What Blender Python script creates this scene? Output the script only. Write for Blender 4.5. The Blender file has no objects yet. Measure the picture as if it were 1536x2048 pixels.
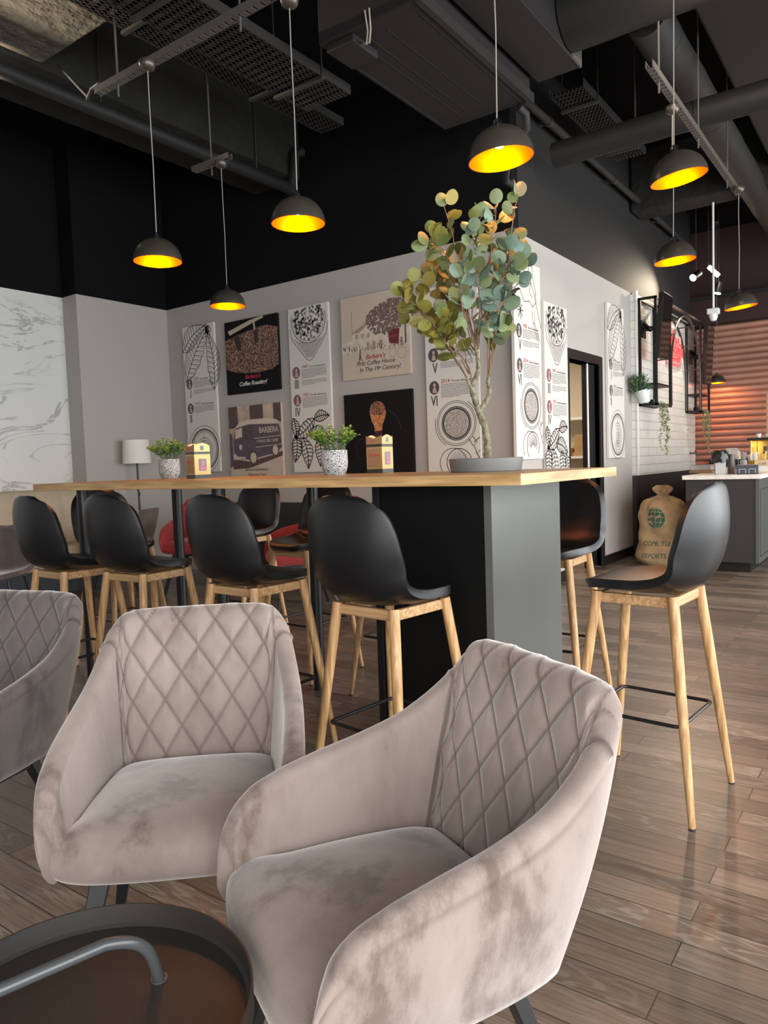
import bpy, bmesh, math, random
import numpy as np
from mathutils import Vector, Matrix

# ------------------------------------------------------------------ camera
H = 1.17
F_PX = 1465.0
PITCH, ROLL, YAW = math.radians(-3.772), math.radians(-1.954), math.radians(35.883)
FW = Vector((-math.sin(YAW) * math.cos(PITCH), math.cos(YAW) * math.cos(PITCH), math.sin(PITCH)))
RT0 = Vector((math.cos(YAW), math.sin(YAW), 0)); UP0 = RT0.cross(FW)
RT = RT0 * math.cos(ROLL) + UP0 * math.sin(ROLL)
UP = UP0 * math.cos(ROLL) - RT0 * math.sin(ROLL)
SC = bpy.context.scene
cam_d = bpy.data.cameras.new('camera'); cam = bpy.data.objects.new('camera', cam_d)
SC.collection.objects.link(cam); SC.camera = cam
M = Matrix.Identity(4)
for i in range(3):
    M[i][0], M[i][1], M[i][2] = RT[i], UP[i], -FW[i]
M[2][3] = H
cam.matrix_world = M
cam_d.sensor_fit = 'VERTICAL'; cam_d.sensor_height = 36; cam_d.lens = F_PX / 2048 * 36
cam_d.clip_start = 0.02; cam_d.clip_end = 100

# ------------------------------------------------------------------ world, lights, exposure
SC.view_settings.view_transform = 'Standard'; SC.view_settings.look = 'None'
SC.view_settings.gamma = 1; SC.view_settings.use_curve_mapping = False
SC.view_settings.exposure = 0.55
W = bpy.data.worlds.new('daylight'); SC.world = W; W.use_nodes = True
bg = W.node_tree.nodes['Background']; bg.inputs[0].default_value = (0.95, 0.97, 1.0, 1); bg.inputs[1].default_value = 0.28

def area(name, loc, aim, sx, sy, power, col, spread=180):
    d = bpy.data.lights.new(name, 'AREA'); d.shape = 'RECTANGLE'; d.size = sx; d.size_y = sy
    d.energy = power; d.color = col; d.spread = math.radians(spread)
    o = bpy.data.objects.new(name, d); SC.collection.objects.link(o)
    o.location = loc; o.rotation_euler = (Vector(aim) - Vector(loc)).to_track_quat('-Z', 'Y').to_euler()
    return o
# daylight entering through the glazed fronts on the right side and behind the camera
area('window_daylight', (3.05, 4.3, 1.55), (-2.0, 4.3, .8), 12.0, 2.6, 520, (0.94, 0.985, 1.0))
area('window_daylight', (1.0, -1.6, 1.5), (-1.2, 3.0, .7), 3.6, 2.2, 130, (1.0, 0.985, 0.97))
area('storeroom_lamp', (-3.6, 7.3, 2.5), (-3.6, 7.3, 0), 0.8, 0.8, 26, (1.0, 0.86, 0.66))

# ------------------------------------------------------------------ helpers
def ray(u, v): return FW + RT * ((u - 768) / F_PX) - UP * ((v - 1024) / F_PX)
def onz(u, v, z): d = ray(u, v); return Vector((0, 0, H)) + d * ((z - H) / d.z)
def ony(u, v, y): d = ray(u, v); return Vector((0, 0, H)) + d * (y / d.y)
def onx(u, v, x): d = ray(u, v); return Vector((0, 0, H)) + d * (x / d.x)

class MB:
    ws = 1.0                                        # stroke width factor of flat drawings
    def __init__(s): s.v = []; s.f = []
    def add(s, vs, fs):
        o = len(s.v); s.v += [tuple(p) for p in vs]; s.f += [tuple(i + o for i in f) for f in fs]; return s
    def box(s, a, b, rz=0, c=None):
        x0, y0, z0 = a; x1, y1, z1 = b
        vs = [(x0,y0,z0),(x1,y0,z0),(x1,y1,z0),(x0,y1,z0),(x0,y0,z1),(x1,y0,z1),(x1,y1,z1),(x0,y1,z1)]
        if rz:
            cx, cy = c if c else ((x0+x1)/2, (y0+y1)/2)
            vs = [(cx+(x-cx)*math.cos(rz)-(y-cy)*math.sin(rz), cy+(x-cx)*math.sin(rz)+(y-cy)*math.cos(rz), z) for x,y,z in vs]
        return s.add(vs, [(0,3,2,1),(4,5,6,7),(0,1,5,4),(1,2,6,5),(2,3,7,6),(3,0,4,7)])
    def prism(s, pts, z0, z1):
        n = len(pts)
        vs = [(x, y, z0) for x, y in pts] + [(x, y, z1) for x, y in pts]
        return s.add(vs, [tuple(range(n))[::-1], tuple(range(n, 2*n))] + [(i, (i+1) % n, n+(i+1) % n, n+i) for i in range(n)])
    def bar(s, p, q, w, h=None, up=(0, 0, 1)):
        h = h or w
        p, q = Vector(p), Vector(q); d = (q-p).normalized(); u = Vector(up)
        if abs(d.dot(u)) > .98: u = Vector((1, 0, 0))
        a = d.cross(u).normalized(); b = a.cross(d)
        vs = [c + a*(i*w/2) + b*(j*h/2) for c in (p, q) for i, j in ((-1,-1),(1,-1),(1,1),(-1,1))]
        return s.add(vs, [(0,1,2,3),(7,6,5,4),(0,4,5,1),(1,5,6,2),(2,6,7,3),(3,7,4,0)])
    def cone(s, p, q, r0, r1, n=20, caps=True): return s.tube([p, q], [r0, r1], n, caps)
    def tube(s, pts, r, n=12, caps=True, closed=False):
        pts = [Vector(p) for p in pts]; m = len(pts)
        rs = list(r) if isinstance(r, (list, tuple)) else [r]*m
        T = []
        for i in range(m):
            a = pts[(i-1) % m] if (i or closed) else pts[0]; b = pts[(i+1) % m] if (i < m-1 or closed) else pts[-1]
            T.append((b-a).normalized())
        u = Vector((0, 0, 1)) if abs(T[0].z) < .9 else Vector((1, 0, 0))
        N = (u - T[0]*u.dot(T[0])).normalized(); vs = []
        for i in range(m):
            N = (N - T[i]*N.dot(T[i])).normalized(); B = T[i].cross(N)
            for k in range(n):
                a = 2*math.pi*k/n; vs.append(pts[i] + (N*math.cos(a) + B*math.sin(a))*rs[i])
        fs = []
        for i in range(m if closed else m-1):
            j = (i+1) % m
            for k in range(n):
                l = (k+1) % n; fs.append((i*n+k, i*n+l, j*n+l, j*n+k))
        if caps and not closed: fs += [tuple(range(n))[::-1], tuple((m-1)*n+k for k in range(n))]
        return s.add(vs, fs)
    def lathe(s, prof, c=(0, 0, 0), n=40, close=False, a0=0.0):
        m = len(prof); vs = []
        for r, z in prof:
            for k in range(n):
                a = a0 + 2*math.pi*k/n; vs.append((c[0]+r*math.cos(a), c[1]+r*math.sin(a), c[2]+z))
        fs = [(i*n+k, i*n+(k+1) % n, ((i+1) % m)*n+(k+1) % n, ((i+1) % m)*n+k) for i in range(m if close else m-1) for k in range(n)]
        return s.add(vs, fs)
    def ball(s, c, r, n=12, sx=1, sy=1, sz=1):
        m = n//2
        vs = [(c[0], c[1], c[2]-r*sz)]
        for i in range(1, m):
            p = -math.pi/2 + math.pi*i/m
            for k in range(n):
                a = 2*math.pi*k/n; vs.append((c[0]+r*sx*math.cos(p)*math.cos(a), c[1]+r*sy*math.cos(p)*math.sin(a), c[2]+r*sz*math.sin(p)))
        vs.append((c[0], c[1], c[2]+r*sz)); L = len(vs)-1
        fs = [(0, 1+(k+1) % n, 1+k) for k in range(n)]
        for i in range(m-2):
            for k in range(n):
                a = 1+i*n; fs.append((a+k, a+(k+1) % n, a+n+(k+1) % n, a+n+k))
        a = 1+(m-2)*n; fs += [(a+k, a+(k+1) % n, L) for k in range(n)]
        return s.add(vs, fs)
    def grid(s, rows, closed_u=False):
        n = len(rows[0]); vs = [p for r in rows for p in r]; m = len(rows)
        fs = [(i*n+k, i*n+k+1, ((i+1) % m)*n+k+1, ((i+1) % m)*n+k) for i in range(m if closed_u else m-1) for k in range(n-1)]
        return s.add(vs, fs)
    # flat drawing on a panel front: local X right, Z up, facing -Y, lying at y = -e
    def line(s, pts, w, e=0.0008, closed=False):
        P = [Vector((p[0], p[1])) for p in pts]; m = len(P)
        if m < 2: return s
        vs = []
        for i in range(m):
            a = P[(i-1) % m] if (i or closed) else P[0]; b = P[(i+1) % m] if (i < m-1 or closed) else P[-1]
            d = (b-a); d = d.normalized() if d.length > 1e-9 else Vector((1, 0)); nn = Vector((-d.y, d.x))*w*s.ws/2
            vs += [(P[i].x+nn.x, -e, P[i].y+nn.y), (P[i].x-nn.x, -e, P[i].y-nn.y)]
        return s.add(vs, [(2*i, 2*i+1, (2*((i+1) % m))+1, 2*((i+1) % m)) for i in range(m if closed else m-1)])
    def poly(s, pts, e=0.0006):
        return s.add([(x, -e, z) for x, z in pts], [tuple(range(len(pts)))])
    def disc(s, c, rx, rz=None, e=0.0007, n=28):
        rz = rz or rx; return s.poly([(c[0]+rx*math.cos(2*math.pi*k/n), c[1]+rz*math.sin(2*math.pi*k/n)) for k in range(n)], e)
    def build(s, name, mat, parent=None, smooth=True, angle=40, fix=True, bevel=0, seg=2):
        me = bpy.data.meshes.new(name); me.from_pydata(s.v, [], s.f); me.update()
        if fix or bevel:
            bm = bmesh.new(); bm.from_mesh(me)
            if fix: bmesh.ops.recalc_face_normals(bm, faces=bm.faces)
            if bevel:
                es = [e for e in bm.edges if len(e.link_faces) == 2 and e.calc_face_angle(0) > .5]
                bmesh.ops.bevel(bm, geom=es, offset=bevel, segments=seg, affect='EDGES', profile=.5)
            bm.to_mesh(me); bm.free()
        if smooth:
            for p in me.polygons: p.use_smooth = True
            me.set_sharp_from_angle(angle=math.radians(angle))
        me.materials.append(mat)
        o = bpy.data.objects.new(name, me); SC.collection.objects.link(o)
        if parent: o.parent = parent
        return o

def thing(name, label, cat, loc=(0, 0, 0), rz=0, group=None):
    o = bpy.data.objects.new(name, None); SC.collection.objects.link(o); o.empty_display_size = .1
    o.location = loc; o.rotation_euler = (0, 0, rz); o['label'] = label; o['category'] = cat
    if group: o['group'] = group
    return o
def tag(o, label, cat, group=None):
    o['label'] = label; o['category'] = cat
    if group: o['group'] = group
    return o
def each(name, mbs, m, parent, smooth=True, **k):
    return [b.build(name, m, parent, smooth=smooth, **k) for b in mbs]
def struct(o): o['kind'] = 'structure'; return o
def kids(o): return [c for c in SC.collection.objects if c.parent == o]
def dup(root, loc, rz, label, group=None):
    r = root.copy(); SC.collection.objects.link(r); r.location = loc; r.rotation_euler = (0, 0, rz); r['label'] = label
    if group: r['group'] = group
    for ch in kids(root):
        c = ch.copy(); SC.collection.objects.link(c); c.parent = r
        for g in kids(ch):
            d = g.copy(); SC.collection.objects.link(d); d.parent = c
    return r

_tc = {}
def text_geo(txt, size, shear=0.0, align='LEFT', bold=0.0):
    key = (txt, size, shear, align, bold)
    if key not in _tc:
        cu = bpy.data.curves.new('t', 'FONT'); cu.body = txt; cu.size = size; cu.shear = shear; cu.align_x = align
        cu.offset = bold; cu.resolution_u = 3
        o = bpy.data.objects.new('t', cu); SC.collection.objects.link(o)
        me = o.to_mesh(); g = ([tuple(v.co) for v in me.vertices], [tuple(p.vertices) for p in me.polygons]); o.to_mesh_clear()
        bpy.data.objects.remove(o); bpy.data.curves.remove(cu); _tc[key] = g
    return _tc[key]
def write(mb, txt, x, z, size, shear=0.0, align='LEFT', bold=0.0, e=0.001, sx=1.0):
    vs, fs = text_geo(txt, size, shear, align, bold)
    return mb.add([(x+p[0]*sx, -e, z+p[1]) for p in vs], fs)

def crom(keys, ts):
    """smooth (monotone-ish) interpolation of rows keys = [(t, a, b, ...)]"""
    K = np.array(keys, float); t = K[:, 0]; Y = K[:, 1:]; n = len(t)
    d = np.diff(Y, axis=0)/np.diff(t)[:, None]; m = np.zeros_like(Y); m[0] = d[0]; m[-1] = d[-1]
    for i in range(1, n-1):
        w = (t[i]-t[i-1])/(t[i+1]-t[i-1]); m[i] = d[i-1]*(1-w) + d[i]*w
    out = []
    for x in np.atleast_1d(ts):
        i = min(max(np.searchsorted(t, x, 'right')-1, 0), n-2); h = t[i+1]-t[i]; s = (x-t[i])/h
        out.append((2*s**3-3*s**2+1)*Y[i] + (s**3-2*s**2+s)*h*m[i] + (-2*s**3+3*s**2)*Y[i+1] + (s**3-s**2)*h*m[i+1])
    return np.array(out)

# ------------------------------------------------------------------ materials
def new_mat(name):
    m = bpy.data.materials.new(name); m.use_nodes = True
    return m, m.node_tree.nodes, m.node_tree.links, m.node_tree.nodes['Principled BSDF']
def mat(name, col, rough=.5, metal=0, emit=None, es=0, sheen=0, sheenc=(1, 1, 1), spec=.5, noise=0, nscale=20, bump=0, bscale=200, bdist=.004, coat=0, trans=0):
    m, N, L, B = new_mat(name)
    B.inputs['Base Color'].default_value = (*col, 1); B.inputs['Roughness'].default_value = rough; B.inputs['Metallic'].default_value = metal
    B.inputs['Specular IOR Level'].default_value = spec
    if emit: B.inputs['Emission Color'].default_value = (*emit, 1); B.inputs['Emission Strength'].default_value = es
    if sheen: B.inputs['Sheen Weight'].default_value = sheen; B.inputs['Sheen Tint'].default_value = (*sheenc, 1); B.inputs['Sheen Roughness'].default_value = .45
    if coat: B.inputs['Coat Weight'].default_value = coat; B.inputs['Coat Roughness'].default_value = .15
    if trans: B.inputs['Transmission Weight'].default_value = trans
    tc = N.new('ShaderNodeTexCoord')
    if noise:
        n = N.new('ShaderNodeTexNoise'); n.inputs['Scale'].default_value = nscale; n.inputs['Detail'].default_value = 5
        L.new(tc.outputs['Object'], n.inputs['Vector'])
        r = N.new('ShaderNodeMapRange'); r.inputs[1].default_value = .3; r.inputs[2].default_value = .7; r.inputs[3].default_value = 1-noise; r.inputs[4].default_value = 1+noise
        L.new(n.outputs[0], r.inputs[0])
        mx = N.new('ShaderNodeVectorMath'); mx.operation = 'SCALE'; mx.inputs[0].default_value = col; L.new(r.outputs[0], mx.inputs['Scale'])
        L.new(mx.outputs[0], B.inputs['Base Color'])
    if bump:
        n2 = N.new('ShaderNodeTexNoise'); n2.inputs['Scale'].default_value = bscale; n2.inputs['Detail'].default_value = 4
        L.new(tc.outputs['Object'], n2.inputs['Vector'])
        b = N.new('ShaderNodeBump'); b.inputs['Strength'].default_value = bump; b.inputs['Distance'].default_value = bdist
        L.new(n2.outputs[0], b.inputs['Height']); L.new(b.outputs[0], B.inputs['Normal'])
    return m

def ramp(N, stops):
    r = N.new('ShaderNodeValToRGB'); e = r.color_ramp.elements
    while len(e) < len(stops): e.new(.5)
    for i, (p, c) in enumerate(stops): e[i].position = p; e[i].color = (*c, 1)
    return r

def velvet(name, dark, light, crush=1.0, sheen=.8):
    m, N, L, B = new_mat(name)
    tc = N.new('ShaderNodeTexCoord')
    n1 = N.new('ShaderNodeTexNoise'); n1.inputs['Scale'].default_value = 5.0; n1.inputs['Detail'].default_value = 3; n1.inputs['Roughness'].default_value = .55; n1.inputs['Distortion'].default_value = .35
    n2 = N.new('ShaderNodeTexNoise'); n2.inputs['Scale'].default_value = 26; n2.inputs['Detail'].default_value = 5; n2.inputs['Roughness'].default_value = .7
    mp = N.new('ShaderNodeMapping'); mp.inputs['Scale'].default_value = (1, 1, .55); L.new(tc.outputs['Object'], mp.inputs[0])
    L.new(mp.outputs[0], n1.inputs['Vector']); L.new(mp.outputs[0], n2.inputs['Vector'])
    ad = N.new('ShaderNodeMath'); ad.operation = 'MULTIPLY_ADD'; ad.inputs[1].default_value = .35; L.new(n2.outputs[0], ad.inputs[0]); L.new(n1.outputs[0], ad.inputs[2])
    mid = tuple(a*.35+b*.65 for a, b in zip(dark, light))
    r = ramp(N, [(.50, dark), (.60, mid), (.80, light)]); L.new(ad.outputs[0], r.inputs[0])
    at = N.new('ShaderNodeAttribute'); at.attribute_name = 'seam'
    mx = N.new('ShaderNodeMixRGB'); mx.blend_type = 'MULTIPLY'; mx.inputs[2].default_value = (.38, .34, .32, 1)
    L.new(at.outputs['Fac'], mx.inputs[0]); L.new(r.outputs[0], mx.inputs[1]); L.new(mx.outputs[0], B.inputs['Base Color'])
    B.inputs['Roughness'].default_value = .85; B.inputs['Specular IOR Level'].default_value = .25
    B.inputs['Sheen Weight'].default_value = sheen; B.inputs['Sheen Roughness'].default_value = .42; B.inputs['Sheen Tint'].default_value = (1, .97, .94, 1)
    n3 = N.new('ShaderNodeTexNoise'); n3.inputs['Scale'].default_value = 420; L.new(tc.outputs['Object'], n3.inputs['Vector'])
    mm = N.new('ShaderNodeMath'); mm.operation = 'MULTIPLY_ADD'; mm.inputs[1].default_value = .25; L.new(n3.outputs[0], mm.inputs[0]); L.new(ad.outputs[0], mm.inputs[2])
    b = N.new('ShaderNodeBump'); b.inputs['Strength'].default_value = .35*crush; b.inputs['Distance'].default_value = .006
    L.new(mm.outputs[0], b.inputs['Height']); L.new(b.outputs[0], B.inputs['Normal'])
    return m

def wood(name, c1, c2, axis='Z', scale=14, rough=.45):
    m, N, L, B = new_mat(name)
    tc = N.new('ShaderNodeTexCoord'); mp = N.new('ShaderNodeMapping'); L.new(tc.outputs['Object'], mp.inputs[0])
    mp.inputs['Scale'].default_value = tuple(.06 if a == axis else 1 for a in 'XYZ')
    n = N.new('ShaderNodeTexNoise'); n.inputs['Scale'].default_value = scale*8; n.inputs['Detail'].default_value = 6; n.inputs['Distortion'].default_value = .4
    L.new(mp.outputs[0], n.inputs['Vector']); r = ramp(N, [(.36, c1), (.5, tuple((a+b)/2 for a, b in zip(c1, c2))), (.62, c2)]); L.new(n.outputs[0], r.inputs[0])
    L.new(r.outputs[0], B.inputs['Base Color']); B.inputs['Roughness'].default_value = rough
    b = N.new('ShaderNodeBump'); b.inputs['Strength'].default_value = .15; b.inputs['Distance'].default_value = .002; L.new(n.outputs[0], b.inputs['Height']); L.new(b.outputs[0], B.inputs['Normal'])
    return m

def floor_mat():
    m, N, L, B = new_mat('wood_look_floor_tiles')
    tc = N.new('ShaderNodeTexCoord'); mp = N.new('ShaderNodeMapping'); L.new(tc.outputs['Object'], mp.inputs[0])
    mp.inputs['Location'].default_value = (.438, -.0065, 0)
    br = N.new('ShaderNodeTexBrick'); L.new(mp.outputs[0], br.inputs['Vector'])
    br.offset = .5; br.squash = 1; br.inputs['Scale'].default_value = 1; br.inputs['Brick Width'].default_value = .912; br.inputs['Row Height'].default_value = .0976
    br.inputs['Mortar Size'].default_value = .0021; br.inputs['Mortar Smooth'].default_value = .1; br.inputs['Bias'].default_value = 0
    br.inputs['Color1'].default_value = (0, 0, 0, 1); br.inputs['Color2'].default_value = (1, 1, 1, 1); br.inputs['Mortar'].default_value = (.5, .5, .5, 1)
    # streaky grain along X, shifted per tile
    sc = N.new('ShaderNodeVectorMath'); sc.operation = 'SCALE'; sc.inputs['Scale'].default_value = 7.3; L.new(br.outputs['Color'], sc.inputs[0])
    ad = N.new('ShaderNodeVectorMath'); L.new(tc.outputs['Object'], ad.inputs[0]); L.new(sc.outputs[0], ad.inputs[1])
    m2 = N.new('ShaderNodeMapping'); m2.inputs['Scale'].default_value = (1.6, 26, 1); L.new(ad.outputs[0], m2.inputs[0])
    n1 = N.new('ShaderNodeTexNoise'); n1.inputs['Scale'].default_value = 3.2; n1.inputs['Detail'].default_value = 8; n1.inputs['Roughness'].default_value = .65; n1.inputs['Distortion'].default_value = .8
    L.new(m2.outputs[0], n1.inputs['Vector'])
    wv = N.new('ShaderNodeTexWave'); wv.wave_type = 'RINGS'; wv.rings_direction = 'Y'; wv.inputs['Scale'].default_value = 5; wv.inputs['Distortion'].default_value = 14; wv.inputs['Detail'].default_value = 3; wv.inputs['Detail Scale'].default_value = .8
    m3 = N.new('ShaderNodeMapping'); m3.inputs['Scale'].default_value = (.7, 5, 1); L.new(ad.outputs[0], m3.inputs[0]); L.new(m3.outputs[0], wv.inputs['Vector'])
    r1 = ramp(N, [(.3, (.115, .082, .062)), (.5, (.175, .130, .100)), (.68, (.235, .182, .145))]); L.new(n1.outputs[0], r1.inputs[0])
    r2 = ramp(N, [(.82, (0, 0, 0)), (.93, (1, 1, 1))]); L.new(wv.outputs[0], r2.inputs[0])
    gr = N.new('ShaderNodeTexNoise'); gr.inputs['Scale'].default_value = 2.0; L.new(ad.outputs[0], gr.inputs['Vector'])
    gm = ramp(N, [(.48, (0, 0, 0)), (.6, (.55, .55, .55))]); L.new(gr.outputs[0], gm.inputs[0])
    mu = N.new('ShaderNodeMath'); mu.operation = 'MULTIPLY'; L.new(r2.outputs[0], mu.inputs[0]); L.new(gm.outputs[0], mu.inputs[1])
    mx = N.new('ShaderNodeMixRGB'); mx.inputs[2].default_value = (.33, .28, .235, 1); L.new(mu.outputs[0], mx.inputs[0]); L.new(r1.outputs[0], mx.inputs[1])
    # tile to tile tone
    tn = N.new('ShaderNodeMapRange'); tn.inputs[3].default_value = .62; tn.inputs[4].default_value = 1.35; L.new(br.outputs['Color'], tn.inputs[0])
    vm = N.new('ShaderNodeVectorMath'); vm.operation = 'SCALE'; L.new(mx.outputs[0], vm.inputs[0]); L.new(tn.outputs[0], vm.inputs['Scale'])
    gt = N.new('ShaderNodeMixRGB'); gt.inputs[2].default_value = (.045, .036, .030, 1); L.new(br.outputs['Fac'], gt.inputs[0]); L.new(vm.outputs[0], gt.inputs[1])
    L.new(gt.outputs[0], B.inputs['Base Color'])
    rr = N.new('ShaderNodeMapRange'); rr.inputs[3].default_value = .22; rr.inputs[4].default_value = .42; L.new(n1.outputs[0], rr.inputs[0]); L.new(rr.outputs[0], B.inputs['Roughness'])
    b = N.new('ShaderNodeBump'); b.inputs['Strength'].default_value = .25; b.inputs['Distance'].default_value = .002; L.new(n1.outputs[0], b.inputs['Height'])
    b2 = N.new('ShaderNodeBump'); b2.invert = True; b2.inputs['Strength'].default_value = .7; b2.inputs['Distance'].default_value = .002; L.new(br.outputs['Fac'], b2.inputs['Height']); L.new(b.outputs[0], b2.inputs['Normal'])
    L.new(b2.outputs[0], B.inputs['Normal'])
    return m

def marble_mat(name, base, vein, scale=1.0):
    m, N, L, B = new_mat(name)
    tc = N.new('ShaderNodeTexCoord'); mp = N.new('ShaderNodeMapping'); mp.inputs['Rotation'].default_value = (-.6, 0, 0); mp.inputs['Scale'].default_value = (1, .55, 1.25); L.new(tc.outputs['Object'], mp.inputs[0])
    n = N.new('ShaderNodeTexNoise'); n.inputs['Scale'].default_value = 1.7*scale; n.inputs['Detail'].default_value = 9; n.inputs['Roughness'].default_value = .62; n.inputs['Distortion'].default_value = 1.3; L.new(mp.outputs[0], n.inputs['Vector'])
    a = N.new('ShaderNodeMath'); a.operation = 'SUBTRACT'; a.inputs[1].default_value = .5; L.new(n.outputs[0], a.inputs[0])
    b = N.new('ShaderNodeMath'); b.operation = 'ABSOLUTE'; L.new(a.outputs[0], b.inputs[0])
    r = ramp(N, [(0, vein), (.004, vein), (.020, base)]); L.new(b.outputs[0], r.inputs[0])
    n2 = N.new('ShaderNodeTexNoise'); n2.inputs['Scale'].default_value = 1.6*scale; L.new(tc.outputs['Object'], n2.inputs['Vector'])
    k = ramp(N, [(.38, (0, 0, 0)), (.52, (1, 1, 1))]); L.new(n2.outputs[0], k.inputs[0])
    mx = N.new('ShaderNodeMixRGB'); mx.inputs[1].default_value = (*base, 1); L.new(k.outputs[0], mx.inputs[0]); L.new(r.outputs[0], mx.inputs[2])
    L.new(mx.outputs[0], B.inputs['Base Color']); B.inputs['Roughness'].default_value = .45
    return m

def tile_mat():
    m, N, L, B = new_mat('white_bevelled_wall_tiles')
    tc = N.new('ShaderNodeTexCoord'); sp = N.new('ShaderNodeSeparateXYZ'); cb = N.new('ShaderNodeCombineXYZ')
    L.new(tc.outputs['Object'], sp.inputs[0]); L.new(sp.outputs[1], cb.inputs[0]); L.new(sp.outputs[2], cb.inputs[1])
    br = N.new('ShaderNodeTexBrick'); L.new(cb.outputs[0], br.inputs['Vector']); br.inputs['Scale'].default_value = 1
    br.inputs['Brick Width'].default_value = .34; br.inputs['Row Height'].default_value = .105; br.inputs['Mortar Size'].default_value = .006; br.inputs['Mortar Smooth'].default_value = .6
    br.inputs['Color1'].default_value = (.76, .75, .70, 1); br.inputs['Color2'].default_value = (.70, .69, .64, 1); br.inputs['Mortar'].default_value = (.60, .58, .53, 1)
    L.new(br.outputs['Color'], B.inputs['Base Color']); B.inputs['Roughness'].default_value = .25
    b = N.new('ShaderNodeBump'); b.invert = True; b.inputs['Strength'].default_value = .8; b.inputs['Distance'].default_value = .006; L.new(br.outputs['Fac'], b.inputs['Height']); L.new(b.outputs[0], B.inputs['Normal'])
    return m

def speck_mat(name, base, dots, scale=90, lo=.42, hi=.5):
    m, N, L, B = new_mat(name)
    tc = N.new('ShaderNodeTexCoord'); n = N.new('ShaderNodeTexNoise'); n.inputs['Scale'].default_value = scale; n.inputs['Detail'].default_value = 3; L.new(tc.outputs['Object'], n.inputs['Vector'])
    r = ramp(N, [(lo, dots), (hi, base)]); L.new(n.outputs[0], r.inputs[0]); L.new(r.outputs[0], B.inputs['Base Color']); B.inputs['Roughness'].default_value = .8
    b = N.new('ShaderNodeBump'); b.inputs['Strength'].default_value = .5; b.inputs['Distance'].default_value = .002; L.new(n.outputs[0], b.inputs['Height']); L.new(b.outputs[0], B.inputs['Normal'])
    return m

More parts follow.
